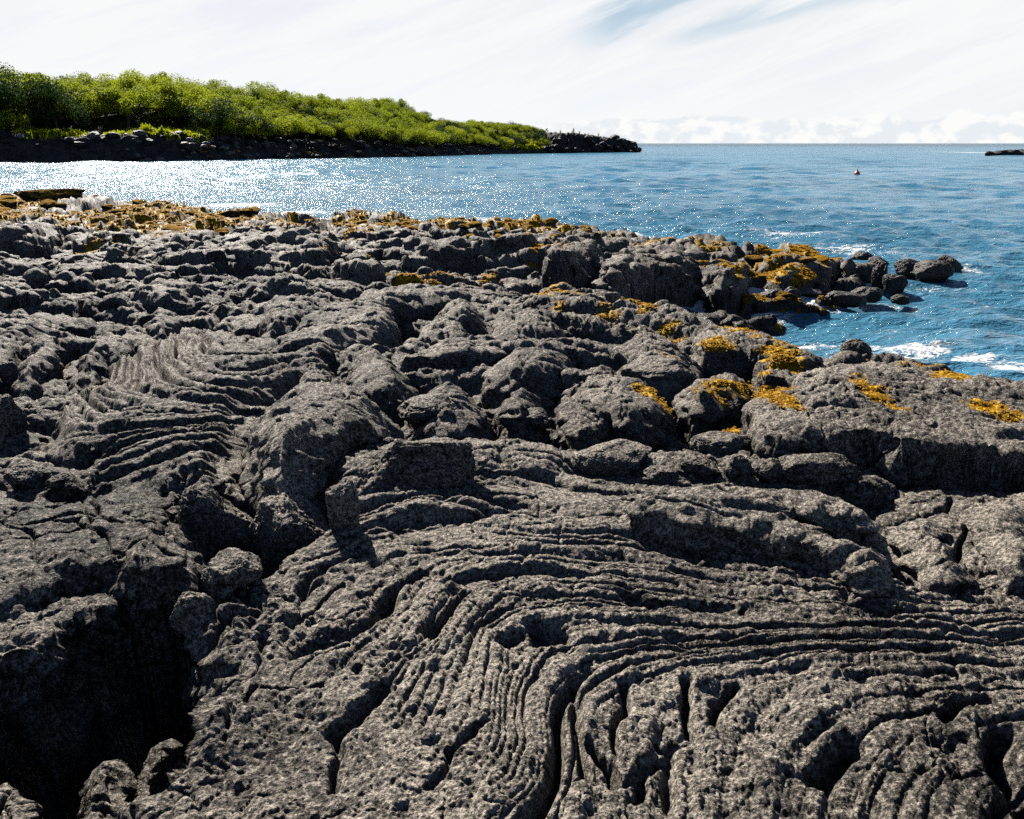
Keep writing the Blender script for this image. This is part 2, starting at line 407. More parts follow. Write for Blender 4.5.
    if m.any():
        X, Y = x[m], y[m]
        p = ROPE_G(X, Y) + .30 * perlin(X * 1.9, Y * 1.9, 61) + .10 * perlin(X * 5, Y * 5, 62)
        lowr = sstep(7.5, 9.5, p)
        amp = .5 + .5 * sstep(-.25, .35, perlin(X * 1.6, Y * 2.6, 63))
        z[m] += .016 * lowr * ga[m] * (perlin(X * 4.5, Y * 4.5, 69) + .7 * perlin(X * 9, Y * 9, 70))
        amp2 = sstep(-.2, .3, perlin(X * 2.3, Y * 3.1, 64))
        lowr = sstep(7.5, 9.5, p)
        p3 = p + .05 * perlin(X * 11, Y * 11, 68)
        pr = ga[m] * (1 - .38 * lowr) * ((.034 - .004 * lowr) * amp * (rope(p, 2.6) - .7) + (.015 - .003 * lowr) * amp2 * (rope(p * 2 + .3, 2.4) - .6)
                      - (.042 - .023 * lowr) * crease(p3 * 2 + .37, X, Y, .11, 161) - .022 * crease(p3 * 4.3 + .1, X, Y, .14, 162, 1.5) * (1 - .45 * lowr) - .012 * crease(p3 * 9, X, Y, .2, 163, 2.5) * (1 - .6 * lowr))
        # deep creases between a few of the rope bundles
        cr = np.abs(p - np.round(p / 2) * 2)
        deep = np.exp(-(cr / .10) ** 2) * sstep(.05, .35, perlin(X * 1.9 + 3, Y * 1.9, 66))
        z[m] = z[m] + pr - (.10 - .05 * lowr) * deep * ga[m]
    sa = boxed(wx, wy, ROPE_S_AREA, -.02, .15)
    m = sa > 0
    if m.any():
        X, Y = x[m], y[m]
        p = ROPE_S(X, Y) + .10 * perlin(X * 2.2, Y * 2.2, 71)
        p3 = p + .03 * perlin(X * 9, Y * 9, 73)
        z[m] = z[m] + sa[m] * (.085 * (rope(p, 3) - .6) + .030 * (rope(p * 2.4 + .2, 2.4) - .6) - .085 * crease(p3 * 2.4 + .2, X, Y, .14, 164, .8) - .05 * crease(p3 * 5.2, X, Y, .18, 165, 1.2))
    zr = z.copy()
    # surface skin: cracks, knobs, grit
    for pl, w, dp in CRW:
        bx = [q[0] for q in pl]; by = [q[1] for q in pl]
        m = (x > min(bx) - 3 * w) & (x < max(bx) + 3 * w) & (y > min(by) - 3 * w) & (y < max(by) + 3 * w)
        if not m.any(): continue
        px, py = wx[m] + .35 * w * perlin(x[m] * 12, y[m] * 12, 110), wy[m]
        d = np.full(px.shape, 9, F32)
        for (ax, ay), (bx_, by_) in zip(pl[:-1], pl[1:]):
            ex, ey = bx_ - ax, by_ - ay
            tt = np.clip(((px - ax) * ex + (py - ay) * ey) / (ex * ex + ey * ey), 0, 1)
            d = np.minimum(d, (px - ax - ex * tt) ** 2 + (py - ay - ey * tt) ** 2)
        z[m] = z[m] - dp * np.exp(-d / (w * w * (.6 + .5 * perlin(px * 3, py * 3, 111))))
    nr = 1 - sstep(5, 14, r)
    bare = (1 - .62 * np.maximum(ga, sa)) * (1 - .6 * tg)
    f1, f2, cid = cells(wx * 4.2 + .25 * perlin(x * 5, y * 5, 81), wy * 4.2 + .25 * perlin(x * 5, y * 5, 82), 5)
    edge = f2 - f1
    z = z - .028 * np.exp(-(edge / .035) ** 2) * sstep(-.25, .15, perlin(x * .9, y * .9, 83)) * (.35 + .65 * bare) * (.6 + .4 * nr)
    z = z + .018 * (cid - .5) * sstep(0, .10, edge) * bare * nr
    z = z + .022 * fbm(wx * 6, wy * 6, 84, 2) * (1 - .6 * (1 - bare) / .62) + .012 * np.abs(perlin(wx * 14, wy * 14, 86))
    m2 = r < 9
    X2, Y2 = x[m2], y[m2]
    c1, c2, ci = cells(X2 * 11 + .35 * perlin(X2 * 12, Y2 * 12, 93), Y2 * 13 + .35 * perlin(X2 * 12, Y2 * 12, 94), 9)
    e2 = c2 - c1
    z[m2] += ((.016 * (ci - .5) * sstep(0, .25, e2) - .014 * np.exp(-(e2 / .09) ** 2)) * sstep(-.25, .2, perlin(X2 * 1.4, Y2 * 1.4, 95)) + .008 * (1 - c1 * c1)) * (1 - .6 * sstep(5, 9, r[m2])) * (.22 + .5 * bare[m2])
    rid = sstep(3.5, 6, r)
    pm = wx2 * .9 + wy2 * 3.4 + 2.6 * perlin(wx2 * .33, wy2 * .42, 98) + .5 * perlin(wx2 * 1.3, wy2 * 1.3, 99)
    z = z + rid * (.022 * np.abs(perlin(wx2 * 2.6, wy2 * 4.2, 96)) + .026 * np.abs(perlin(wx2 * 6, wy2 * 8, 97)) - .02 + .030 * (rope(pm, 2.4) - .6)
                   - .075 * crease(pm, x, y, .11, 166, .5) - .035 * crease(pm * 2.7, x, y, .14, 167, .7)) * (.1 + .9 * bare)
    pits = np.clip(perlin(x * 8, y * 10, 87) - .42, 0, 1)
    z = z - .06 * pits * (r < 12)
    if detail:
        near = 1 - sstep(4, 9, r)
        b = 1 - np.abs(perlin(x * 30, y * 34, 88))
        z = z + near * (.0030 * b * b + (.0020 + .0030 * bare) * perlin(x * 52 + 2 * z, y * 57, 89))
        m3 = r < 5
        z[m3] += .0034 * perlin(x[m3] * 105, y[m3] * 110, 90) * (1 - .5 * sstep(3, 5, r[m3]))
        z = z + .012 * sstep(3, 8, r) * (1 - np.abs(perlin(x * 18, y * 16, 91)) * 1.8)
    return np.stack([zm, zr, z]) if staged else z

# ------------------------------------------------------------------ helpers for objects
def tag(o, label=None, cat=None, group=None, kind=None):
    if label: o['label'] = label
    if cat: o['category'] = cat
    if group: o['group'] = group
    if kind: o['kind'] = kind
    return o

def mesh_np(name, co, faces, smooth=True, tris=False):
    me = bpy.data.meshes.new(name)
    n = 3 if tris else 4
    faces = np.ascontiguousarray(faces, np.int32)
    me.vertices.add(len(co)); me.vertices.foreach_set('co', np.ascontiguousarray(co, F32).ravel())
    me.loops.add(faces.size); me.loops.foreach_set('vertex_index', faces.ravel())
    me.polygons.add(len(faces)); me.polygons.foreach_set('loop_start', np.arange(0, faces.size, n, dtype=np.int32))
    if smooth: me.polygons.foreach_set('use_smooth', np.ones(len(faces), bool))
    me.update()
    return me

def link(name, me, mat=None, parent=None, loc=(0, 0, 0), rot=(0, 0, 0)):
    o = bpy.data.objects.new(name, me); COL.objects.link(o)
    if mat is not None and me is not None and not me.materials: me.materials.append(mat)
    o.location = loc; o.rotation_euler = rot
    if parent: o.parent = parent
    return o

def attr(me, name, vals):
    a = me.attributes.new(name, 'FLOAT', 'POINT'); a.data.foreach_set('value', np.ascontiguousarray(vals, F32).ravel())

def grid_faces(nr, nc):
    i = np.arange(nr * nc, dtype=np.int32).reshape(nr, nc)
    return np.stack([i[:-1, :-1], i[:-1, 1:], i[1:, 1:], i[1:, :-1]], -1).reshape(-1, 4)

# ------------------------------------------------------------------ materials
class NT:
    def __init__(s, tree): s.t = tree; s.n = tree.nodes; s.l = tree.links
    def new(s, kind, **kw):
        n = s.n.new(kind)
        for k, v in kw.items():
            if k.startswith('i_'):
                n.inputs[k[2:].replace('_', ' ')].default_value = v
            else: setattr(n, k, v)
        return n
    def link(s, a, b): s.l.new(a, b)
    def put(s, sock, v):
        if hasattr(v, 'is_linked') or isinstance(v, bpy.types.NodeSocket): s.l.new(v, sock)
        else: sock.default_value = v
    def math(s, op, a, b=0.0, c=0.0, clamp=False):
        n = s.n.new('ShaderNodeMath'); n.operation = op; n.use_clamp = clamp
        for k, v in enumerate((a, b, c)): s.put(n.inputs[k], v)
        return n.outputs[0]
    def noise(s, vec, scale, detail=3, rough=.55, dist=0.0):
        n = s.n.new('ShaderNodeTexNoise'); s.put(n.inputs['Vector'], vec)
        n.inputs['Scale'].default_value = scale; n.inputs['Detail'].default_value = detail
        n.inputs['Roughness'].default_value = rough; n.inputs['Distortion'].default_value = dist
        return n.outputs['Fac']
    def mix(s, f, a, b):
        n = s.n.new('ShaderNodeMix'); n.data_type = 'RGBA'
        s.put(n.inputs[0], f); s.put(n.inputs[6], a); s.put(n.inputs[7], b)
        return n.outputs[2]
    def ramp(s, f, lo, hi, a=0.0, b=1.0, interp='SMOOTHSTEP'):
        n = s.n.new('ShaderNodeMapRange'); n.interpolation_type = interp
        s.put(n.inputs[0], f)
        for k, v in zip((1, 2, 3, 4), (lo, hi, a, b)): n.inputs[k].default_value = v
        return n.outputs[0]

def new_mat(name):
    m = bpy.data.materials.new(name); m.use_nodes = True
    t = NT(m.node_tree); bs = t.n['Principled BSDF']
    return m, t, bs

def rgba(r, g, b): return (r, g, b, 1.0)

def lava_material(name, weed=False, c0=(.013, .012, .011), c1=(.29, .252, .208), scale=1.0, wet=False):
    m, t, bs = new_mat(name)
    geo = t.new('ShaderNodeNewGeometry'); pos = geo.outputs['Position']
    n1 = t.noise(pos, 1.1 * scale, 4); n2 = t.noise(pos, 38 * scale, 4, .7); n3 = t.noise(pos, 150 * scale, 3, .7)
    f = t.math('ADD', t.math('MULTIPLY', n2, .65), t.math('MULTIPLY', n1, .35))
    col = t.mix(t.ramp(f, .36, .62), rgba(*c0), rgba(*c1))
    speck = t.ramp(n3, .60, .70)
    col = t.mix(t.math('MULTIPLY', speck, .35), col, rgba(.46, .42, .37))
    gr = t.noise(pos, 85 * scale, 2, .6)
    vm = t.new('ShaderNodeVectorMath', operation='SCALE'); t.link(col, vm.inputs[0]); t.link(t.ramp(gr, .38, .60, .4, 1.55), vm.inputs['Scale']); col = vm.outputs[0]
    if weed:
        a = t.new('ShaderNodeAttribute', attribute_name='weed')
        wn = t.noise(pos, 16, 4, .7)
        fac = t.ramp(t.math('ADD', a.outputs['Fac'], t.math('MULTIPLY', t.math('SUBTRACT', wn, .5), .9)), .42, .58)
        wc = t.mix(t.ramp(t.noise(pos, 30, 3), .35, .65), rgba(.24, .11, .004), rgba(.72, .43, .008))
        col = t.mix(fac, col, wc)
        wet_a = t.new('ShaderNodeAttribute', attribute_name='wet')
        col = t.mix(t.math('MULTIPLY', wet_a.outputs['Fac'], .6), col, rgba(.010, .010, .010))
        t.link(t.ramp(wet_a.outputs['Fac'], 0, 1, .55, .30), bs.inputs['Roughness'])
    else:
        bs.inputs['Roughness'].default_value = .45 if wet else .5
    t.link(col, bs.inputs['Base Color'])
    bs.inputs['Specular IOR Level'].default_value = .3 if wet else .09
    b1 = t.new('ShaderNodeBump'); b1.inputs['Strength'].default_value = 1.0; b1.inputs['Distance'].default_value = .02 / scale
    t.link(n2, b1.inputs['Height'])
    b2 = t.new('ShaderNodeBump'); b2.inputs['Strength'].default_value = .9; b2.inputs['Distance'].default_value = .006 / scale
    t.link(n3, b2.inputs['Height']); t.link(b1.outputs[0], b2.inputs['Normal'])
    t.link(b2.outputs[0], bs.inputs['Normal'])
    return m

M_LAVA = lava_material('lava', weed=True)
M_ROCK = lava_material('lava_boulder')
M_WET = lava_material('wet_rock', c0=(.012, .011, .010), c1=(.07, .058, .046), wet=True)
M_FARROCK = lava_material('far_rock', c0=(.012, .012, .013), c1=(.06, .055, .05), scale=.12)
M_PALE_LIT_ROCK = lava_material('pale_lit_far_rock', c0=(.07, .07, .07), c1=(.2, .19, .175), scale=.12)  # paler copy of the far rock, sunlit boulder tops put into its colour

# ------------------------------------------------------------------ seaweed: where it grows
WEED = [(520, 226, 60, 4, .7), (590, 232, 40, 5, .6), (640, 300, 40, 8, .6), (790, 272, 50, 16, .9), (690, 246, 50, 6, .6), (560, 290, 50, 8, .5), (480, 300, 40, 8, .35), (850, 270, 20, 8, .8), (770, 345, 50, 8, .8), (720, 396, 40, 12, .6), (930, 384, 90, 8, .45), (880, 415, 60, 12, .35), (300, 232, 120, 8, .45), (40, 225, 60, 8, .6), (660, 325, 50, 6, .5),  # u, v, half width, half height, strength
 (60, 200, 60, 6, 1), (20, 204, 40, 6, 1), (110, 210, 50, 8, .9), (170, 212, 60, 9, 1), (230, 214, 40, 7, 1), (100, 225, 30, 6, .8), (150, 222, 40, 6, .9), (190, 228, 30, 6, .8), (90, 240, 24, 6, .8),
 (120, 250, 12, 5, .7), (200, 240, 20, 4, .6), (250, 222, 20, 4, .6), (300, 220, 22, 5, .8), (400, 219, 60, 5, 1), (450, 224, 26, 4, 1), (350, 216, 20, 4, .7),
 (350, 245, 40, 6, .45), (380, 262, 30, 6, .5), (440, 268, 24, 5, .8), (410, 271, 14, 4, .7), (490, 262, 14, 10, .6), (548, 250, 26, 9, .55), (560, 232, 20, 4, .5), (610, 230, 20, 3, .5),
 (660, 238, 12, 3, .5), (725, 240, 14, 4, .9), (800, 250, 34, 8, 1.1), (770, 262, 26, 10, .8), (735, 268, 20, 9, .6), (810, 268, 28, 8, .7), (700, 262, 14, 6, .4), (770, 292, 22, 8, .6), (575, 268, 22, 10, .4),
 (640, 276, 14, 6, .3), (570, 298, 22, 5, .6), (600, 310, 20, 5, .7), (560, 309, 8, 5, .7), (645, 308, 12, 4, .7), (672, 318, 14, 3, .6), (715, 330, 20, 4, .7), (740, 340, 26, 5, .7),
 (712, 358, 26, 8, .85), (735, 366, 22, 5, .7), (770, 362, 30, 5, .8), (805, 355, 22, 6, 1.0), (790, 372, 20, 5, .8), (662, 402, 22, 5, .9), (668, 374, 6, 4, .7),
 (752, 385, 10, 9, .9), (744, 400, 10, 8, .9), (738, 425, 8, 8, .8), (775, 430, 8, 10, .8), (775, 410, 10, 8, .5), (866, 425, 10, 9, .8), (890, 438, 8, 5, .6), (862, 378, 22, 4, .5),
 (905, 388, 22, 4, .5), (895, 366, 12, 2, .7), (950, 402, 20, 3, .8), (996, 400, 16, 9, 1.1), (985, 378, 18, 3, .6), (984, 446, 12, 5, .9), (1010, 452, 14, 3, .6), (820, 392, 20, 8, .3), (925, 370, 18, 3, .4),
]
WEEDW = []
for u, v, a, b, s in WEED:
    x, y, _ = at(u, v); xa, ya, _ = at(u + a, v); xb, yb, _ = at(u, v - b)
    WEEDW.append((x, y, abs(xa - x) + .05, abs(yb - y) + .1, s))
def weed_mask(x, y):
    m = np.zeros(x.shape, F32)
    for cx, cy, a, b, s in WEEDW:
        d = ((x - cx) / a) ** 2 + ((y - cy) / b) ** 2
        sel = d < 4
        m[sel] = np.maximum(m[sel], s * np.exp(-d[sel] * 1.1))
    n = .5 + .9 * fbm(x * 1.6, y * 1.6, 120, 3)
    n2 = 1 - np.abs(perlin(x * 2.2, y * 3, 123)) * 2.2
    return np.clip(m * (.45 + n * .75 + .55 * n2), 0, 1.5)

# ------------------------------------------------------------------ lava ground
def build_lava():
    na = 1180
    rs = [.6]
    while rs[-1] < 75:
        r = rs[-1]
        k = np.interp(r, [0, 3, 8, 11, 18, 22, 75], [.0017, .0019, .0027, .0022, .0022, .0045, .008])
        rs.append(r * (1 + k))
    rs = np.array(rs)
    half = np.radians(np.interp(rs, [0, 2.6, 7, 15, 75], [60, 58, 48, 42, 40]))
    R = np.repeat(rs[:, None], na, 1); TH = half[:, None] * np.linspace(-1, 1, na)[None]
    X, Y = (R * np.sin(TH)).astype(F32), (R * np.cos(TH)).astype(F32)
    ZM, ZR, ZS = terrain(X.ravel(), Y.ravel(), True, True).reshape((3,) + X.shape)
    def slope(q):
        a = np.gradient(q, axis=0) / np.gradient(R, axis=0); b = np.gradient(q, axis=1) / (R * np.gradient(TH, axis=1))
        return np.hypot(a, b)
    def soft(q, n=12):
        for _ in range(n):
            q[1:-1, 1:-1] = .25 * (q[:-2, 1:-1] + q[2:, 1:-1] + q[1:-1, :-2] + q[1:-1, 2:])
        return q
    k1 = soft(1 - .7 * sstep(1.2, 2.8, slope(ZM))); Z1 = ZM + (ZR - ZM) * k1
    k2 = soft(1 - .85 * sstep(.9, 2.2, slope(Z1))); Z = Z1 + (ZS - ZR) * k2
    # lean the steep faces with a little sideways wobble so they do not read as a height map
    zr = np.gradient(ZM, axis=0) / np.gradient(R, axis=0); zt = np.gradient(ZM, axis=1) / (R * np.gradient(TH, axis=1))
    sl_ = np.hypot(zr, zt); steep = sl_ > .8
    sn, cs = np.sin(TH), np.cos(TH)
    nx = -(zr * sn + zt * cs) / (sl_ + 1e-6); ny = -(zr * cs - zt * sn) / (sl_ + 1e-6)
    a, b, c = X[steep], Y[steep], Z[steep]
    am = sstep(.8, 2.0, sl_[steep]) * (1 + .6 * sstep(8, 13, R[steep])) * (1 - .85 * sstep(20, 28, R[steep]))
    fr_ = 1 - sstep(7, 14, R[steep])
    w = (.07 * perlin3(a * 3, b * 3, c * 6) + .04 * (1 - 2 * np.abs(perlin3(a * 7, b * 7, c * 12, 2))) + .022 * (.25 + .75 * fr_) * perlin3(a * 18, b * 18, c * 24, 3) + fr_ * .009 * perlin3(a * 45, b * 45, c * 50, 4)) * am
    Xd = X.copy(); Yd = Y.copy()
    Xd[steep] += w * nx[steep]; Yd[steep] += w * ny[steep]
    me = mesh_np('lava_rock_ground', np.stack([Xd.ravel(), Yd.ravel(), Z.ravel()], 1), grid_faces(len(rs), na)[:, ::-1])
    wm = weed_mask(X.ravel(), Y.ravel()) * (1 - .75 * sstep(1.2, 3.0, sl_.ravel()))
    attr(me, 'weed', wm)
    attr(me, 'wet', np.clip((.42 - Z.ravel()) / .3, 0, 1))
    o = link('lava_rock_ground', me, M_LAVA); tag(o, kind='structure')
    o['label'] = 'black ropy lava shelf running down to the sea'
    print('lava', len(rs), na, round(time.time() - T0, 1))
    return X.ravel(), Y.ravel(), Z.ravel(), wm

# ------------------------------------------------------------------ sea
WAVES = []
_wr = np.random.default_rng(21)
for k in range(46):
    lam = .45 * (14 / .45) ** (_wr.random() ** 1.3)
    an = math.radians(-100 + _wr.normal() * 38)          # waves run in towards the shore
    amp = .0135 * lam ** .62
    WAVES.append((2 * math.pi / lam * math.cos(an), 2 * math.pi / lam * math.sin(an), amp, _wr.random() * 6.28, lam))
FOAM = [(880, 300, 50, 8, .7), (930, 285, 40, 5, .9), (845, 290, 30, 5, .7), (1000, 330, 60, 5, .4), (700, 226, 60, 3, .7), (240, 205, 60, 4, .9), (420, 212, 50, 3, .6), (900, 352, 60, 8, 1.0), (960, 362, 50, 6, 1.0), (830, 338, 40, 6, 1.0), (760, 318, 40, 4, .6), (940, 290, 60, 5, .55), (880, 320, 60, 5, .5), (990, 300, 30, 4, .5), (850, 345, 40, 10, .9), (880, 356, 40, 6, .9), (800, 341, 30, 5, .9), (1005, 374, 30, 8, 1.1), (985, 366, 30, 4, .6), (850, 247, 60, 5, .9), (895, 254, 30, 5, .7), (790, 237, 60, 3, .9), (720, 228, 40, 3, .6),
        (965, 268, 36, 4, .8), (990, 272, 40, 3, .6), (840, 262, 30, 6, .5), (900, 300, 36, 6, .55), (870, 285, 40, 5, .4), (760, 316, 30, 5, .25), (940, 310, 40, 4, .4), (300, 213, 34, 4, 1.1), (260, 206, 30, 3, .5),
        (490, 221, 24, 3, .9), (560, 221, 30, 2, .6), (640, 228, 30, 2, .6), (1000, 153, 26, 2, 1.0), (830, 275, 30, 5, .5), (930, 330, 60, 5, .25), (900, 240, 60, 4, .3)]
def build_sea():
    na = 920
    th = np.linspace(math.radians(-46), math.radians(46), na)
    rs = [5.0]
    while rs[-1] < 900:
        r = rs[-1]; rs.append(r * (1 + np.interp(r, [0, 20, 60, 900], [.0030, .0034, .0055, .02])))
    rs += [1200, 2000, 4000, 9000, 20000, 45000]
    rs = np.array(rs)
    R, TH = np.meshgrid(rs.astype(F32), th.astype(F32), indexing='ij')
    X, Y = R * np.sin(TH), R * np.cos(TH)
    Z = np.zeros_like(X); DX = np.zeros_like(X); DY = np.zeros_like(X)
    cell = R * np.maximum(.0022, np.gradient(rs)[:, None] / R)
    gx = X + .8 * perlin(X * .12, Y * .12, 131) ; gy = Y + .8 * perlin(X * .12, Y * .12, 132)
    gust = .75 + .45 * perlin((X * .05), (Y * .03), 133)
    for kx, ky, a, ph, lam in WAVES:
        kx, ky, a, ph = F32(kx), F32(ky), F32(a), F32(ph)
        keep = 1 - sstep(.12, .4, cell / lam)
        if lam > 3: a = a * .7
        arg = kx * gx + ky * gy + ph
        c = np.cos(arg); s = np.sin(arg); q = F32(.75)
        k = F32(math.hypot(kx, ky)); keep = keep.astype(F32)
        Z += a * c * keep; DX -= q * a * kx / k * s * keep; DY -= q * a * ky / k * s * keep
    shore = sstep(4, 14, R)
    Z = Z * gust; 
    foam = np.zeros_like(X)
    for u, v, a, b, s in FOAM:
        x, y, _ = at(u, v, 0.0); xa, ya, _ = at(u + a, v, 0.0); xb, yb, _ = at(u, v - b, 0.0)
        foam = np.maximum(foam, s * np.exp(-(((X - x) / (abs(xa - x))) ** 2 + ((Y - y) / (abs(yb - y) + .1)) ** 2)))
    near = R < 60
    zt = np.full(X.shape, -2.0)
    zt[near] = terrain(X[near], Y[near], False)
    foam = np.maximum(foam, 1.0 * sstep(-.85, -.1, zt))
    # the headland's foot
    m, t, bs = new_mat('sea_water')
    me = mesh_np('sea', np.stack([(X + DX).ravel(), (Y + DY).ravel(), Z.ravel()], 1), grid_faces(len(rs), na)[:, ::-1])
    attr(me, 'foam', foam)
    geo = t.new('ShaderNodeNewGeometry'); pos = geo.outputs['Position']
    sc1 = t.new('ShaderNodeVectorMath', operation='MULTIPLY'); t.link(pos, sc1.inputs[0]); sc1.inputs[1].default_value = (1, 1.7, 1)
    pv = sc1.outputs[0]
    r1 = t.noise(pv, 3.2, 4, .62, .3); r2 = t.noise(pv, .55, 4, .6, .3); r3 = t.noise(pv, .06, 3, .6)
    rl = t.new('ShaderNodeVectorMath', operation='LENGTH'); t.link(pos, rl.inputs[0]); dist = rl.outputs['Value']
    b0 = t.new('ShaderNodeBump'); b0.inputs['Strength'].default_value = 1.0; b0.inputs['Distance'].default_value = 1.0
    t.link(t.math('MULTIPLY', r2, t.ramp(dist, 20, 160, .16, .50)), b0.inputs['Height'])
    b1 = t.new('ShaderNodeBump'); b1.inputs['Strength'].default_value = 1.0; b1.inputs['Distance'].default_value = .10
    t.link(t.math('MULTIPLY', r1, t.ramp(dist, 12, 110, 1.6, .32)), b1.inputs['Height']); t.link(b0.outputs[0], b1.inputs['Normal'])
    fa = t.new('ShaderNodeAttribute', attribute_name='foam')
    fn = t.noise(pv, 2.6, 6, .72, .8); 
    vor = t.new('ShaderNodeTexVoronoi', feature='DISTANCE_TO_EDGE'); vor.inputs['Scale'].default_value = 2.6
    wv = t.new('ShaderNodeVectorMath', operation='ADD'); t.link(pv, wv.inputs[0])
    nz = t.new('ShaderNodeTexNoise'); nz.inputs['Scale'].default_value = 3; t.link(pv, nz.inputs['Vector']); t.link(nz.outputs['Color'], wv.inputs[1]); t.link(wv.outputs[0], vor.inputs['Vector'])
    lace = t.ramp(vor.outputs[0], .0, .16, .30, 0)
    ff = t.math('ADD', t.math('ADD', t.math('MULTIPLY', fa.outputs['Fac'], .72), t.math('MULTIPLY', t.math('SUBTRACT', fn, .5), 1.6)), t.math('MULTIPLY', lace, fa.outputs['Fac']))
    foamf = t.ramp(ff, .52, .80)
    foamf = t.math('MULTIPLY', foamf, t.ramp(fa.outputs['Fac'], .05, .2))
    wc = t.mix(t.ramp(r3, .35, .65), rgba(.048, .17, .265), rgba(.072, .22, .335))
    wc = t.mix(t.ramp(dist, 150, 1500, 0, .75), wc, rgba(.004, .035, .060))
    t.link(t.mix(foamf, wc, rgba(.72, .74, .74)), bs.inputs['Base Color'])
    rough = t.ramp(dist, 15, 150, .08, .20, 'LINEAR')
    t.link(t.math('MULTIPLY', t.ramp(dist, 20, 110, .5, .17), t.ramp(dist, 150, 1200, 1.0, .3)), bs.inputs['Specular IOR Level'])
    t.link(t.math('MAXIMUM', rough, t.math('MULTIPLY', foamf, .7)), bs.inputs['Roughness'])
    bs.inputs['IOR'].default_value = 1.333
    b2 = t.new('ShaderNodeBump'); b2.inputs['Strength'].default_value = .8; b2.inputs['Distance'].default_value = .03
    t.link(t.math('MULTIPLY', foamf, fn), b2.inputs['Height']); t.link(b1.outputs[0], b2.inputs['Normal'])
    t.link(b2.outputs[0], bs.inputs['Normal'])
    o = link('sea', me, m); tag(o, kind='structure'); o['label'] = 'blue choppy sea glittering in the sun at left'
    print('sea', len(rs), round(time.time() - T0, 1))

# ------------------------------------------------------------------ boulders
def ico(sub):
    bm = bmesh.new(); bmesh.ops.create_icosphere(bm, subdivisions=sub, radius=1.0)
    co = np.array([v.co[:] for v in bm.verts]); f = np.array([[v.index for v in fc.verts] for fc in bm.faces], np.int32)
    bm.free(); return co, f
ICO = {k: ico(k) for k in (3, 4, 6)}
def rock_mesh(name, seed, size, sub=6, facets=9, rough=1.0, box=0.0, fine=1.0):
    """a weathered stone, its foot at z = 0, size = full extents"""
    co, f = ICO[sub]; rg = np.random.default_rng(seed)
    p = co.copy()
    if box: p = np.sign(p) * np.abs(p) ** (1 - box * .55)
    for k in range(facets):
        n = rg.normal(size=3); n /= np.linalg.norm(n)
        c = .62 + .25 * rg.random()
        e = p @ n - c
        p = p - np.outer(np.where(e > 0, e * .86, 0), n)
    s = seed * 1.7
    d = .16 * perlin3(p[:, 0] * 1.4 + s, p[:, 1] * 1.4, p[:, 2] * 1.4) + .07 * perlin3(p[:, 0] * 3.4, p[:, 1] * 3.4 + s, p[:, 2] * 3.4)
    if sub > 4:
        b = 1 - np.abs(perlin3(p[:, 0] * 8, p[:, 1] * 8, p[:, 2] * 8 + s))
        d = d + .05 * b * b * rough - .05 * rough * np.exp(-(perlin3(p[:, 0] * 2.6 + s, p[:, 1] * 2.6, p[:, 2] * 3.5, 5) / .035) ** 2) + .024 * rough * perlin3(p[:, 0] * 19, p[:, 1] * 19, p[:, 2] * 19) + .010 * rough * fine * perlin3(p[:, 0] * 40, p[:, 1] * 40, p[:, 2] * 40)
    p = p * (1 + d)[:, None]
    lo, hi = p.min(0), p.max(0)
    p = (p - (lo + hi) / 2) / (hi - lo) * np.array(size)
    p[:, 2] += size[2] / 2
    return mesh_np(name, p, f, tris=True)

def ground_z(x, y):
    return float(terrain(np.array([x], F32), np.array([y], F32), False)[0])

def stone(u, v_base, wpx, hpx, label, depth=.8, seed=1, name='lava_boulder', cat='boulder', mat=None, z=None, tilt=(0, 0, 0), sink=.25, box=0.0, group=None, facets=9, dz=0.0, land=True, flat=1.0):
    """a stone whose foot shows at v_base, wpx wide and hpx high in the photograph"""
    x, y, zz = at(u, v_base, z, dz)
    if z is None and land:                         # set it down where the line of sight meets the ground
        dr = ray(u, v_base); ts = np.linspace(.6, 1.5, 400) * (zz - CAM_Z) / dr[2]
        gz = terrain(dr[0] * ts, dr[1] * ts, False); hit = np.nonzero(dr[2] * ts + CAM_Z < gz)[0]
        if len(hit):
            q = ts[hit[0]]; x, y, zz = dr[0] * q, dr[1] * q, dr[2] * q + CAM_Z
    dist = math.sqrt(x * x + y * y + (CAM_Z - zz) ** 2)
    s = dist / FPX * (1.0 / math.sqrt(1 + ((v_base - 409.5) / FPX) ** 2 + ((u - 512) / FPX) ** 2)) ** -1 * .93
    w = wpx * s; h = hpx * s * 1.05
    d = w * depth
    h = h * flat
    # of the height seen part is the top's depth seen from above
    dep = math.atan2(CAM_Z - zz, math.hypot(x, y))
    hz = max(h * .45, (h - d * math.sin(dep) * .55) / math.cos(dep))
    k = (1 + d * .5 / math.hypot(x, y))
    me = rock_mesh(name, seed, (w, d, hz * (1 + sink)), facets=facets, box=box)
    o = link(name, me, mat or M_ROCK, None, (x * k, y * k, zz - hz * sink), tuple(math.radians(a) for a in tilt))
    tag(o, label, cat, group)
    return o

# ------------------------------------------------------------------ build
VX, VY, VZ, VW = build_lava()
build_sea()

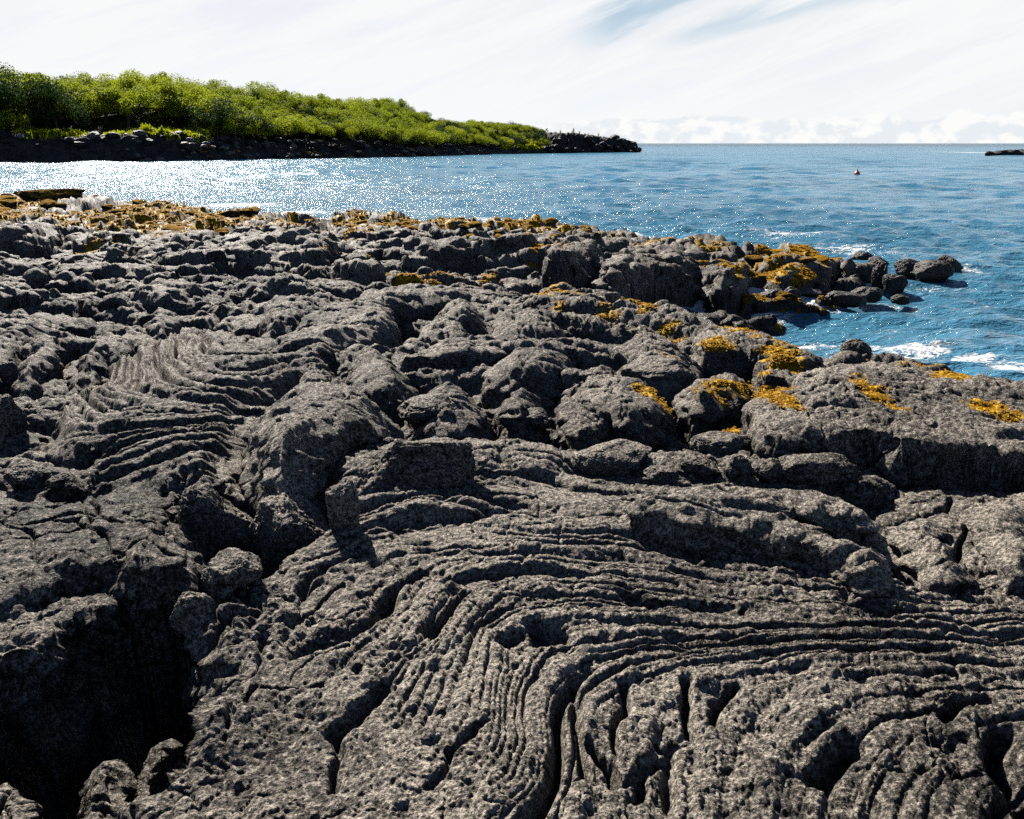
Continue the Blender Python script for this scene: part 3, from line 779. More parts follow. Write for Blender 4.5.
# ------------------------------------------------------------------ headland across the bay
SH = [(-420, 163.5), (-60, 163), (60, 162), (170, 161.2), (240, 160), (300, 158.6), (360, 157.6), (420, 156.6), (460, 155.4), (500, 154.2), (560, 153.2), (600, 152.7), (641, 152.3)]
TOPS = [(-420, 60), (-60, 68), (0, 71), (30, 68), (60, 75), (100, 80), (130, 74), (180, 77), (230, 83), (290, 92), (340, 98), (400, 102), (420, 110), (430, 118), (460, 120), (500, 121), (530, 126), (543, 130),
        (552, 131), (575, 131), (600, 135), (625, 138), (636, 141), (643, 150)]
_sa, _sd = [], []
for u, v in SH:
    x, y, _ = at(u, v, 0.0); _sa.append(math.atan2(x, y)); _sd.append(math.hypot(x, y))
def az_of(u): x, y, _ = at(u, 150, 0.0); return math.atan2(x, y)
_ta = [az_of(u) for u, v in TOPS]
_te = [pxel for pxel in [math.atan2(ray(u, v)[2], math.hypot(ray(u, v)[0], ray(u, v)[1])) for u, v in TOPS]]
A_END = az_of(643)
TREE_H = lambda a: np.interp(a, [az_of(0), az_of(200), az_of(380), az_of(420), az_of(545)], [6.0, 5.6, 4.2, 3.4, 2.2])
def shore_d(a): return np.interp(a, _sa, _sd)
def hill(a):
    D = shore_d(a); el = np.interp(a, _ta, _te)
    back = np.interp(a, [az_of(400), az_of(540), az_of(560), A_END], [42, 26, 9, 5])
    top = CAM_Z + (D + back) * np.tan(el)
    th = np.where(a < az_of(545), TREE_H(a) * 1.15, .9)
    return np.maximum(top - th, .3), back
_shA = [az_of(u) for u in (-60, 200, 300, 400, 500, 640)]
def headland_z(x, y):
    x = np.asarray(x, F32); y = np.asarray(y, F32)
    a = np.arctan2(x, y); d = np.hypot(x, y) - shore_d(a)
    tip = sstep(A_END + .002, A_END - .012, -(-a)) if False else np.clip((A_END + .001 - a) / .010, 0, 1)
    d = d + 1.5 * perlin(x * .12, y * .12, 201) * np.clip(1.5 - np.abs(A_END - a) * 0, 0, 1)
    hz, back = hill(a)
    shelf = np.minimum(hz, np.interp(a, _shA, [3.9, 3.9, 3.2, 2.4, 1.8, 1.5]) + .7 * perlin(x * .08, y * .08, 202))
    z = -1.2 + (shelf + 1.2) * np.where(a < az_of(165), sstep(-1.0, 2.6, d), np.clip((d + 1) / 6.5, 0, 1) ** .7)
    z = z + (hz - shelf) * sstep(.12, 1.0, (d - 3) / np.maximum(back - 3, 1))
    rocky = 1 - sstep(3, 8, d)
    rocky = np.maximum(rocky, sstep(az_of(530), az_of(550), a))
    z = z + rocky * (.55 * np.abs(perlin(x * .45, y * .45, 203)) + .4 * perlin(x * 1.1, y * 1.1, 204) + .8 * domes(x * .35, y * .35, 6) - .5) * sstep(-1, 2, d)
    z = z * sstep(0, 1, tip) - 1.2 * (1 - sstep(0, 1, tip))
    z = z + 1.3 * perlin(x * .07, y * .07, 206) * sstep(10, 30, d) * (a < az_of(430))
    z = np.where(d > 110, z - (d - 110) * .3, z)
    return z, d

def build_headland():
    na, nd = 900, 230
    a = np.linspace(-.86, A_END + .01, na)
    s = np.concatenate([np.linspace(-4, 14, 120), 14 + np.linspace(0, 1, nd - 120) ** 1.6 * 130])
    A, Sd = np.meshgrid(a, s, indexing='ij')
    D = shore_d(A) + Sd
    X, Y = D * np.sin(A), D * np.cos(A)
    Z, d = headland_z(X, Y)
    me = mesh_np('headland', np.stack([X.ravel(), Y.ravel(), Z.ravel()], 1), grid_faces(na, nd))
    attr(me, 'soil', sstep(3.5, 7, d + 1.5 * perlin(X * .3, Y * .3, 205)) * (1 - sstep(az_of(530), az_of(550), A)))
    m, t, bs = new_mat('headland_rock_and_soil')
    pos = t.new('ShaderNodeNewGeometry').outputs['Position']
    n = t.noise(pos, .9, 5, .7); n2 = t.noise(pos, 5, 4, .7)
    rock = t.mix(t.ramp(t.math('ADD', t.math('MULTIPLY', n, .5), t.math('MULTIPLY', n2, .5)), .38, .66), rgba(.010, .010, .011), rgba(.075, .07, .065))
    soil = t.mix(n2, rgba(.018, .022, .008), rgba(.06, .05, .02))
    at_ = t.new('ShaderNodeAttribute', attribute_name='soil')
    t.link(t.mix(at_.outputs['Fac'], rock, soil), bs.inputs['Base Color']); bs.inputs['Roughness'].default_value = .8
    bs.inputs['Specular IOR Level'].default_value = .2
    b = t.new('ShaderNodeBump'); b.inputs['Distance'].default_value = .4; t.link(n, b.inputs['Height']); t.link(b.outputs[0], bs.inputs['Normal'])
    o = link('headland', me, m); tag(o, kind='structure'); o['label'] = 'dark rocky foot and low hill of the headland across the bay'

def leaf_material(name, a, b, tr=.5):
    m, t, bs = new_mat(name)
    oi = t.new('ShaderNodeObjectInfo'); geo = t.new('ShaderNodeNewGeometry')
    n = t.noise(geo.outputs['Position'], .35, 3, .6)
    f = t.math('ADD', t.math('MULTIPLY', geo.outputs['Random Per Island'], .45), t.math('ADD', t.math('MULTIPLY', n, .7), t.math('MULTIPLY', t.math('SUBTRACT', oi.outputs['Random'], .5), .9)), clamp=True)
    col = t.mix(f, rgba(*a), rgba(*b))
    t.link(col, bs.inputs['Base Color']); bs.inputs['Roughness'].default_value = .7; bs.inputs['Specular IOR Level'].default_value = .12
    tl = t.new('ShaderNodeBsdfTranslucent'); t.link(t.mix(.5, col, rgba(b[0] * 1.6, b[1] * 1.6, b[2])), tl.inputs['Color'])
    mx = t.new('ShaderNodeMixShader'); mx.inputs[0].default_value = tr
    t.link(bs.outputs[0], mx.inputs[1]); t.link(tl.outputs[0], mx.inputs[2]); t.link(mx.outputs[0], t.n['Material Output'].inputs['Surface'])
    return m
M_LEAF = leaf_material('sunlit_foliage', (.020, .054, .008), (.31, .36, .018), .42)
M_DARK_SHADED_LEAF = leaf_material('dark_and_shaded_foliage', (.012, .028, .010), (.04, .075, .018), .25)  # for darker green trees, with clump shade and backlit shrubs put into colour
M_GRASS = leaf_material('shore_grass_blades', (.14, .18, .012), (.32, .36, .02), .5)
M_BARK, _t, _b = new_mat('bark'); _b.inputs['Base Color'].default_value = rgba(.05, .04, .03); _b.inputs['Roughness'].default_value = .9
_t.link(_t.mix(_t.noise(_t.new('ShaderNodeNewGeometry').outputs['Position'], 6, 4), rgba(.03, .024, .018), rgba(.09, .075, .06)), _b.inputs['Base Color'])

def crown_mesh(seed, n=7500, spiky=False):
    """leaf clumps on an uneven crown, unit height 1, radius about .75"""
    rg = np.random.default_rng(seed)
    ncl = 24
    cd = rg.normal(size=(ncl, 3)); cd[:, 2] = np.abs(cd[:, 2]) * .9 - .15; cd /= np.linalg.norm(cd, axis=1)[:, None]
    cr = .38 + .34 * rg.random(ncl)
    C = cd * cr[:, None] * np.array([1.15, 1.15, .72]) + np.array([0, 0, .42])
    R = .12 + .15 * rg.random(ncl)
    if spiky: C = np.stack([rg.normal(size=ncl) * .12, rg.normal(size=ncl) * .12, np.linspace(.1, .95, ncl)], 1); R = .30 * (1.05 - C[:, 2])
    k = rg.integers(0, ncl, n)
    dd = rg.normal(size=(n, 3)); dd /= np.linalg.norm(dd, axis=1)[:, None]
    P = C[k] + dd * (R[k] * (.45 + .65 * rg.random(n) ** .6))[:, None] * np.array([1, 1, .85])
    nrm = dd + rg.normal(size=(n, 3)) * .6; nrm /= np.linalg.norm(nrm, axis=1)[:, None]
    u = np.cross(nrm, rg.normal(size=(n, 3))); u /= np.linalg.norm(u, axis=1)[:, None]; v = np.cross(nrm, u)
    s = (.010 + .012 * rg.random(n))[:, None] * (1.5 if spiky else 1)
    co = np.stack([P - u * s * .8, P + v * s * 1.6, P + u * s * .8, P - v * s * .9], 1).reshape(-1, 3)
    return mesh_np('crown', co, np.arange(4 * n).reshape(n, 4), smooth=False)
def trunk_mesh(seed):
    rg = np.random.default_rng(seed); V, Fc = [], []
    def limb(p0, p1, r0, r1, ns=6, k=5):
        base = len(V)
        for i in range(k):
            q = i / (k - 1); c = np.array(p0) * (1 - q) + np.array(p1) * q + rg.normal(size=3) * .012 * (0 < i < k - 1)
            rr = r0 * (1 - q) + r1 * q
            for j in range(ns):
                an = j * 2 * math.pi / ns; V.append((c[0] + rr * math.cos(an), c[1] + rr * math.sin(an), c[2]))
        for i in range(k - 1):
            for j in range(ns):
                Fc.append((base + i * ns + j, base + i * ns + (j + 1) % ns, base + (i + 1) * ns + (j + 1) % ns, base + (i + 1) * ns + j))
    limb((0, 0, -.15), (.03, .02, .45), .045, .028)
    for i in range(5):
        an = rg.random() * 6.28; h = .15 + .25 * rg.random()
        limb((.02, .01, h), (.4 * math.cos(an), .4 * math.sin(an), h + .2 + .15 * rg.random()), .022, .008, 5, 4)
    return mesh_np('trunk', np.array(V), np.array(Fc))
CROWNS = [crown_mesh(300 + i) for i in range(8)]
for c_ in CROWNS: c_.materials.append(M_LEAF)
DCROWNS = []
for i in range(3):
    c_ = crown_mesh(330 + i, 5600); c_.materials.append(M_DARK_SHADED_LEAF); DCROWNS.append(c_)
SPIKY = [crown_mesh(340 + i, 700, True) for i in range(2)]
for c_ in SPIKY: c_.materials.append(M_DARK_SHADED_LEAF)
TRUNKS = [trunk_mesh(350 + i) for i in range(3)]
for c_ in TRUNKS: c_.materials.append(M_BARK)

def hz1(x, y): return float(headland_z(np.array([x], F32), np.array([y], F32))[0][0])
def place_tree(a, d, h, wide, label, crowns=CROWNS, name='bushy_tree', cat='tree', group='trees on the headland', rgn=random):
    D = float(shore_d(a)) + d; x, y = D * math.sin(a), D * math.cos(a)
    root = link(name, None, None, None, (x, y, hz1(x, y) - .05), (0, 0, rgn.random() * 6.28))
    root.scale = (h * wide, h * wide, h)
    tag(root, label, cat, group)
    link('crown', rgn.choice(crowns), None, root)
    link('trunk', rgn.choice(TRUNKS), None, root)
    return root

def build_trees():
    rg = random.Random(5); pts = []
    tries = 0
    while tries < 14000 and len(pts) < 282:
        tries += 1
        a = rg.uniform(az_of(-25), az_of(543)); 
        h = float(TREE_H(a)) * rg.uniform(.85, 1.35)
        back = float(hill(a)[1])
        u = 512 + math.tan(a) * 846
        dmin = 21.0 if 0 < u < 215 else 7.5
        d = dmin + (back + 4 - dmin) * rg.random()
        D = float(shore_d(a)) + d; p = (D * math.sin(a), D * math.cos(a))
        if all(math.hypot(p[0] - q[0], p[1] - q[1]) > .66 * .5 * (h + q[2]) for q in pts):
            pts.append((p[0], p[1], h, a, d, back, u))
    for x, y, h, a, d, back, u in pts:
        third = 'left' if u < 215 else ('middle' if u < 410 else 'low right')
        if d > .75 * back: where = 'on the skyline'
        elif d < .3 * back: where = 'low down just behind the shore rocks'
        else: where = 'half way up the slope'
        where = {'on the skyline': 'on the skyline', 'low down just behind the shore rocks': 'close behind the shore rocks'}.get(where, 'half way upslope')
        lab = f'bushy green tree {where}, {third} part of the headland'
        if u >= 410: lab = f'low green shrub {where}, {third} end of the headland'
        crowns = CROWNS
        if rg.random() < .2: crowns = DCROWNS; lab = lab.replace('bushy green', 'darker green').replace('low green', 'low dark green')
        place_tree(a, d, h, rg.uniform(1.0, 1.4), lab, crowns, name='bushy_tree' if u < 410 else 'coastal_shrub', cat='tree' if u < 410 else 'shrub', group='green trees and shrubs covering the headland', rgn=rg)
    # the big clump at the far left, its shade put into darker leaves
    for k, (u, d, h, w, lab) in enumerate([(8, 14.0, 11.2, .85, 'tall shaded tree at the left edge of the photo'), (34, 13.5, 10.6, .8, 'tall shaded tree with rounded top, second from the left edge'),
                                           (60, 15, 8.6, .75, 'dark green tree at the right end of the shaded clump at far left'), (-18, 13, 11, .8, 'shaded tree cut off by the left edge')]):
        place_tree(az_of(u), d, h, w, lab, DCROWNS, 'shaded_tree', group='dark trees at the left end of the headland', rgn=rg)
    for u, h in ((545, 4.6), (549, 2.2), (560, 1.6), (573, 2.0), (579, 1.5), (588, 1.3), (598, 1.4), (625, 1.2)):
        lab = 'dark pointed shrub standing highest on the black rocky point' if u == 545 else 'small dark shrub among the jagged rocks of the point'
        place_tree(az_of(u), 9, h, .75, lab, SPIKY, 'dark_shrub', 'shrub', 'dark shrubs on the rocky point', rg)

def build_grass():
    rg = np.random.default_rng(17); P = []
    patches = [(18, 92, 5, 14), (106, 212, 5, 15), (30, 60, 2.6, 3.8), (150, 200, 3.5, 5), (500, 545, 3, 8), (420, 440, 8, 18)]
    for u0, u1, d0, d1 in patches:
        n = int((u1 - u0) * 70)
        a = np.interp(rg.random(n), [0, 1], [az_of(u0), az_of(u1)]); d = d0 + (d1 - d0) * rg.random(n)
        D = shore_d(a) + d; x, y = D * np.sin(a), D * np.cos(a)
        keep = perlin(x * .35, y * .35, 210) > -.22
        P.append(np.stack([x, y], 1)[keep])
    P = np.concatenate(P); z, _ = headland_z(P[:, 0], P[:, 1]); n = len(P)
    b = np.concatenate([P, z[:, None]], 1)
    h = (.5 + .9 * rg.random(n)) * (.8 + .6 * perlin(P[:, 0] * .5, P[:, 1] * .5, 211)); an = rg.random(n) * 6.28; w = .07 + .09 * rg.random(n)
    side = np.stack([np.cos(an) * w, np.sin(an) * w, np.zeros(n)], 1); lean = rg.normal(size=(n, 3)) * .12
    top = b + np.stack([lean[:, 0], lean[:, 1], h], 1)
    co = np.stack([b - side, b + side, top + side * .6, top - side * .5], 1).reshape(-1, 3)
    o = link('grass', mesh_np('grass', co, np.arange(4 * n).reshape(n, 4), False), M_GRASS)
    tag(o, 'bright yellow green grass and low plants on the ledge above the shore rocks', 'grass', kind='stuff')

def build_shore_rocks():
    rg = random.Random(9)
    base = [rock_mesh('shore_rock_shape', 400 + i, (1, 1, 1), sub=4, facets=7) for i in range(6)]
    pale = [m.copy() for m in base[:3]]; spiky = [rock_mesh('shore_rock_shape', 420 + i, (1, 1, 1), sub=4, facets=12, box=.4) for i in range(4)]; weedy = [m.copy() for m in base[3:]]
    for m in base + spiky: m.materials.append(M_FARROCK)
    for m in pale: m.materials.append(M_PALE_LIT_ROCK)
    mw, t, bs = new_mat('weedy_far_rock'); pos = t.new('ShaderNodeNewGeometry').outputs['Position']
    t.link(t.mix(t.ramp(t.noise(pos, 1.2, 3), .42, .52), rgba(.02, .018, .015), rgba(.30, .15, .02)), bs.inputs['Base Color']); bs.inputs['Roughness'].default_value = .8
    for m in weedy: m.materials.append(mw)
    def put(u, d, s, meshes, label, group, name='shore_boulder', flat=.6, lift=0):
        a = az_of(u); D = float(shore_d(a)) + d; x, y = D * math.sin(a), D * math.cos(a)
        z = max(hz1(x, y), -.1)
        o = link(name, rg.choice(meshes), None, None, (x, y, z - .18 * s * flat + lift), (0, 0, rg.random() * 6.28))
        o.scale = (s * rg.uniform(.9, 1.4), s * rg.uniform(.7, 1.1), s * flat * rg.uniform(.8, 1.2)); tag(o, label, 'boulder', group)
    g = 'boulders along the headland shore'
    for k in range(120):
        u = rg.uniform(-5, 560); s = rg.uniform(.7, 2.6) * (1.1 if u > 150 else .9)
        put(u, rg.uniform(-.6, 6.5), s, base, 'black boulder among the shore rocks at the foot of the headland', g)
    for k in range(84):
        u = rg.choice([rg.uniform(20, 165), rg.uniform(165, 300), rg.uniform(165, 300), rg.uniform(300, 470)]); put(u, rg.uniform(-.2, 6.0), rg.uniform(.6, 1.9), pale, 'boulder with sunlight painted in as pale grey, headland shore', g)
    for k in range(30):
        u = rg.choice([rg.uniform(165, 260), rg.uniform(300, 350), rg.uniform(430, 535)]); put(u, rg.uniform(-.3, 1.8), rg.uniform(.7, 1.7), weedy, 'orange seaweed covered boulder at the water line below the headland', g, 'weedy_boulder', .4)
    for k in range(46):
        u = 548 + 92 * (k + rg.random()) / 46
        put(u, rg.uniform(0, 7), rg.uniform(1.2, 3.4) * (1 - .3 * (u > 625)), spiky, 'jagged black rock of the low point at the tip of the headland', 'jagged rocks of the point', 'jagged_rock', .8)
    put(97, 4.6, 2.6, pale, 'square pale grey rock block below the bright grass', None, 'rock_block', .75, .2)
    for u, s in ((990, 2.4), (1000, 4.2), (1012, 5.0), (1024, 5.6), (1040, 5)):
        x, y, _ = at(u, 155.6, 0.0)
        o = link('reef_rock', rg.choice(base), None, None, (x, y, -.5), (0, 0, rg.random() * 6)); o.scale = (s, s * .7, 1.3 + .14 * s)
        tag(o, 'low black reef rock awash with surf at the right edge near the horizon', 'rock', 'reef rocks near the horizon')

# ------------------------------------------------------------------ stones of the near shore, each where the photograph has it
def build_stones():
    S = stone
    S(426, 484, 112, 52, 'long squared lava block at the top left corner of the ropy slab', .6, 531, box=.85, facets=5, sink=.5, name='lava_block', cat='block')
    S(432, 490, 70, 30, 'narrow lava slab leaning on the front of the long squared block', .5, 532, box=.7, facets=4, sink=.5, name='lava_block', cat='block')
    S(218, 553, 84, 62, 'smooth flat faced grey blue boulder in the cleft below the ropy swirl', .7, 501, box=.5, dz=-.10, land=False, sink=1.0)
    S(292, 556, 88, 58, 'rounded cracked boulder between the smooth flat faced one and the upright block', .8, 502, dz=-.08, land=False, sink=1.0)
    S(345, 532, 34, 50, 'upright narrow lava block beside the left end of the rectangular ledge', .8, 503, box=.6, dz=-.1)
    S(236, 598, 56, 40, 'low lumpy boulder above the black pit', .9, 504, dz=-.12)
    S(224, 603, 26, 22, 'small stone against the low lumpy boulder above the pit', .9, 505, dz=-.1, name='lava_stone', cat='stone')
    S(612, 478, 86, 50, 'large rounded boulder behind the top edge of the ropy slab', .7, 506, flat=.72, sink=.5, dz=.02)
    S(583, 452, 24, 24, 'small round knob beside the large boulder on the ropy slab edge', .8, 507, name='lava_stone', cat='stone', dz=0)
    S(722, 458, 68, 34, 'smooth grey sloping boulder left of the seaweed slab', .7, 508, flat=.72, sink=.5, dz=.0)
    S(699, 484, 44, 28, 'dark squat boulder, leftmost of the row behind the ropy slab', .8, 509, dz=-.06)
    S(737, 484, 28, 28, 'small round stone, second from the left in the row behind the slab', .8, 510, name='lava_stone', cat='stone', dz=-.06)
    S(765, 486, 34, 26, 'small lumpy stone, third from the left in the row behind the slab', .8, 511, name='lava_stone', cat='stone', dz=-.06)
    S(815, 490, 84, 34, 'long knobbly boulder at the right of the row behind the slab', .5, 512, dz=-.06)
    S(862, 508, 40, 26, 'dark low boulder tucked behind the right shoulder of the ropy slab', .6, 513, dz=-.1)
    S(660, 482, 38, 16, 'flat stone between the large rounded boulder and the dark squat one', .6, 514, name='lava_stone', cat='stone')
    S(395, 420, 30, 30, 'dark boulder on the right shoulder of the shadowed dome', .8, 515, flat=.72, sink=.5)
    S(430, 425, 74, 42, 'dark bulky boulder behind the rectangular ledge', .7, 516, flat=.72, sink=.5, dz=-.05)
    S(524, 430, 56, 30, 'knobbly boulder with a deep shadow right of the bulky dark one', .7, 517, flat=.72, sink=.5, dz=-.05)
    S(716, 420, 74, 38, 'large black boulder under the orange seaweed hollow', .7, 518, flat=.72, sink=.5, dz=-.08)
    S(658, 384, 82, 40, 'big rounded boulder above the orange seaweed hollow', .7, 519, flat=.72, sink=.5, dz=-.02)
    S(12, 395, 26, 26, 'small dark boulder at the left edge level with the swirl', .8, 520)
    S(6, 440, 34, 34, 'dark boulder at the left edge below the small one', .8, 521)
    S(72, 502, 34, 24, 'angular stone in the hollow left of the swirl slab', .8, 522, name='lava_stone', cat='stone')
    S(30, 492, 38, 22, 'low rounded stone at far left above the cracked slab', .8, 523, name='lava_stone', cat='stone')
    S(196, 640, 40, 40, 'small overhanging knob on the pit rim', .8, 528, dz=-.05)
    g = 'rocks standing in the water off the shelf'
    W_ = dict(mat=M_WET, z=-.05, name='sea_rock', cat='rock', group=g)
    S(855, 361, 27, 20, 'pale pointed rock in white foam just behind the seaweed slab', .8, 540, mat=M_ROCK, z=-.05, name='sea_rock', cat='rock', group=g)
    S(878, 288, 15, 22, 'tall narrow dark rock standing in the inlet', .8, 541, **W_)
    S(894, 292, 22, 15, 'squat dark rock leaning against the tall narrow one', .8, 542, **W_)
    S(907, 278, 24, 16, 'leftmost rock of the cluster in open water at right', .8, 543, **W_)
    S(930, 281, 34, 17, 'large low front rock of the cluster in open water at right', .7, 544, **W_)
    S(945, 274, 26, 15, 'rightmost rounded rock of the cluster in open water', .8, 545, **W_)
    S(878, 270, 20, 11, 'small dark rock above the tall narrow one', .8, 546, **W_)
    S(861, 264, 20, 11, 'small brown rock off the tip of the far shelf', .8, 547, **W_)
    S(845, 307, 40, 14, 'long low brown rock awash in the inlet', .6, 548, **W_)
    S(817, 298, 24, 14, 'brown rock beside the long low one, on its left', .7, 549, **W_)
    S(866, 302, 30, 13, 'brown rock beside the long low one, on its right', .7, 550, **W_)
    S(899, 304, 16, 8, 'smallest rock awash right of the inlet rocks', .8, 551, **W_)
    S(789, 305, 22, 17, 'black rock at the foot of the far shelf', .8, 552, **W_)
    S(771, 305, 24, 15, 'weedy rock at the foot of the far shelf, nearest the inlet head', .8, 553, **W_)
    S(823, 283, 30, 16, 'split boulder below the golden seaweed mound', .7, 554, **W_)
    S(958, 356, 20, 8, 'dark rock breaking a wave near the right edge', .6, 556, **W_) if False else None
    S(48, 201, 58, 9, 'flat seaweed topped slab stone on the far left shore', .4, 560, mat=M_WEEDROCK, name='flat_stone', cat='stone')
    rg = random.Random(31)
    shapes = [rock_mesh('weedy_stone', 570 + i, (1, 1, 1), sub=4) for i in range(6)]
    for m in shapes: m.materials.append(M_WEEDROCK)
    dark = [m.copy() for m in shapes]
    for m in dark: m.materials.clear(); m.materials.append(M_ROCK)
    def scatter(n, u0, u1, v0, v1, w0, w1, meshes, name, label, group):
        for k in range(n):
            u, v = rg.uniform(u0, u1), rg.uniform(v0, v1)
            x, y, _ = at(u, v); z = ground_z(x, y)
            if z < .05: continue
            s = rg.uniform(w0, w1) * math.hypot(x, y) / FPX
            o = link(name, rg.choice(meshes), None, None, (x, y, z - .2 * s), (rg.uniform(-.2, .2), rg.uniform(-.2, .2), rg.random() * 6.28))
            o.scale = (s, s * rg.uniform(.6, 1), s * rg.uniform(.28, .48)); tag(o, label, 'stone', group)
    scatter(70, -10, 285, 199, 226, 9, 26, shapes, 'weedy_stone', 'golden seaweed covered stone on the far left edge of the shelf', 'seaweed covered stones on the left shore')
    scatter(40, -10, 330, 205, 262, 8, 22, dark, 'shore_stone', 'small bare dark stone lying among the seaweed on the left of the shelf', 'bare stones on the left of the shelf')
    scatter(34, 470, 760, 255, 300, 10, 26, dark, 'cliff_stone', 'dark rubble stone in the gully below the far shelf', 'rubble in the gully')
    scatter(60, 600, 850, 262, 312, 10, 30, dark, 'cliff_stone', 'dark broken rock along the face of the far shelf above the inlet', 'broken rocks along the far shelf face')
    scatter(26, 400, 600, 216, 250, 8, 20, shapes, 'weedy_stone', 'seaweed spotted stone on the far shelf behind the gully', 'seaweed spotted stones on the far shelf')
    scatter(22, 745, 845, 243, 285, 10, 24, shapes, 'weedy_stone', 'golden seaweed covered stone on the right end of the far shelf', 'seaweed covered stones at the end of the far shelf')

def weedrock():
    m, t, bs = new_mat('seaweed_topped_rock')
    geo = t.new('ShaderNodeNewGeometry'); pos = geo.outputs['Position']
    s = t.new('ShaderNodeSeparateXYZ'); t.link(geo.outputs['Normal'], s.inputs[0])
    n = t.noise(pos, 3.5, 4, .7)
    f = t.ramp(t.math('ADD', n, t.math('MULTIPLY', s.outputs[2], .30)), .58, .74)
    w = t.mix(t.noise(pos, 14, 3), rgba(.14, .06, .005), rgba(.42, .23, .012))
    t.link(t.mix(f, t.mix(n, rgba(.012, .011, .010), rgba(.05, .046, .04)), w), bs.inputs['Base Color']); bs.inputs['Roughness'].default_value = .9; bs.inputs['Specular IOR Level'].default_value = .04
    b = t.new('ShaderNodeBump'); b.inputs['Distance'].default_value = .05; t.link(t.noise(pos, 22, 4, .7), b.inputs['Height']); t.link(b.outputs[0], bs.inputs['Normal'])
    return m
M_WEEDROCK = weedrock()

def build_seaweed():
    rg = np.random.default_rng(77)
    X, Y, Z, Wm = VX, VY, VZ, VW
    r = np.hypot(X, Y)
    pr = np.clip(Wm - .36, 0, .5) * (r > 4) * (Z > .05)
    idx = rg.choice(len(X), size=46000, p=pr / pr.sum())
    nb = 5
    P = np.stack([X[idx], Y[idx], Z[idx]], 1).astype(float); P[:, :2] += rg.normal(size=(len(idx), 2)) * .02
    P = np.repeat(P, nb, 0); n = len(P); rr = np.repeat(r[idx], nb)
    s = np.clip(rr * .0022, .014, .06) * (.6 + .8 * rg.random(n))
    an = rg.random(n) * 6.28; tilt = .1 + .6 * rg.random(n)
    dirv = np.stack([np.cos(an) * np.cos(tilt), np.sin(an) * np.cos(tilt), np.sin(tilt)], 1)
    side = np.stack([-np.sin(an), np.cos(an), rg.normal(size=n) * .3], 1) * (s * .34)[:, None]
    b = P - np.array([0, 0, .006]); m_ = b + dirv * (s * .6)[:, None]; tp = b + dirv * (s * 1.1)[:, None] - np.array([0, 0, 1]) * (s * .35)[:, None]
    co = np.stack([b - side * .4, b + side * .4, m_ + side, m_ - side, tp + side * .7, tp - side * .7], 1).reshape(-1, 3)
    k = np.arange(n)[:, None] * 6
    f = np.concatenate([k + np.array([[0, 1, 2, 3]]), k + np.array([[3, 2, 4, 5]])])
    m = leaf_material('golden_seaweed', (.28, .12, .004), (.78, .48, .012), .3)
    for nd in m.node_tree.nodes:
        if nd.type == 'TEX_NOISE': nd.inputs['Scale'].default_value = 4
    o = link('seaweed', mesh_np('seaweed', co, f, False), m)
    tag(o, 'golden brown seaweed growing in patches on the lava near the water', 'seaweed', kind='stuff')

def build_buoy():
    x, y, _ = at(857, 174.5, 0.0)
    root = link('buoy', None, None, None, (x, y, -.05)); tag(root, 'small round orange buoy floating alone in the open water', 'buoy')
    m, t, bs = new_mat('orange_plastic'); bs.inputs['Base Color'].default_value = rgba(.55, .12, .02); bs.inputs['Roughness'].default_value = .35
    bm = bmesh.new(); bmesh.ops.create_uvsphere(bm, u_segments=24, v_segments=16, radius=.30)
    for v in bm.verts:
        if v.co.z > .16: v.co.x *= .8; v.co.y *= .8; v.co.z *= 1.12
        v.co.z += .1
    me = bpy.data.meshes.new('float'); bm.to_mesh(me); bm.free(); link('float', me, m, root)
    bm = bmesh.new(); bmesh.ops.create_cone(bm, cap_ends=True, segments=14, radius1=.07, radius2=.045, depth=.16, matrix=Matrix.Translation((0, 0, .50)))
    me = bpy.data.meshes.new('mooring_eye'); bm.to_mesh(me); bm.free(); link('mooring_eye', me, m, root)

build_headland(); build_trees(); build_grass(); build_shore_rocks(); build_stones(); build_seaweed(); build_buoy()
print('objects', round(time.time() - T0, 1))

cam = bpy.data.cameras.new('camera'); co_ = link('camera', cam)
co_.location = (0, 0, CAM_Z); co_.rotation_euler = (math.radians(90) - PITCH, 0, 0)
cam.sensor_fit = 'HORIZONTAL'; cam.sensor_width = 36.0; cam.lens = FPX / 1024 * 36.0
cam.clip_end = 60000; cam.clip_start = .05
scene.camera = co_

SUN_AZ, SUN_EL = -27.0, 38.0       # degrees, azimuth from the view direction (+y), minus = left
sl = bpy.data.lights.new('sun', 'SUN'); sl.energy = 5.0; sl.angle = math.radians(.5); sl.color = (1, .95, .87)
so = link('sun', sl)
d = Vector((math.sin(math.radians(SUN_AZ)) * math.cos(math.radians(SUN_EL)), math.cos(math.radians(SUN_AZ)) * math.cos(math.radians(SUN_EL)), math.sin(math.radians(SUN_EL))))
so.rotation_euler = d.to_track_quat('Z', 'Y').to_euler()

world = bpy.data.worlds.new('World'); scene.world = world; world.use_nodes = True
t = NT(world.node_tree); bg = t.n['Background']
sky = t.new('ShaderNodeTexSky', sky_type='NISHITA', sun_disc=False, sun_elevation=math.radians(SUN_EL), sun_rotation=math.radians(SUN_AZ), air_density=.4, dust_density=.1, ozone_density=1.5)
tc = t.new('ShaderNodeTexCoord'); sx = t.new('ShaderNodeSeparateXYZ'); t.link(tc.outputs['Generated'], sx.inputs[0])
X_, Y_, Z_ = sx.outputs
az = t.math('ARCTAN2', X_, Y_); el = t.math('ARCSINE', Z_)
cmb = t.new('ShaderNodeCombineXYZ'); 
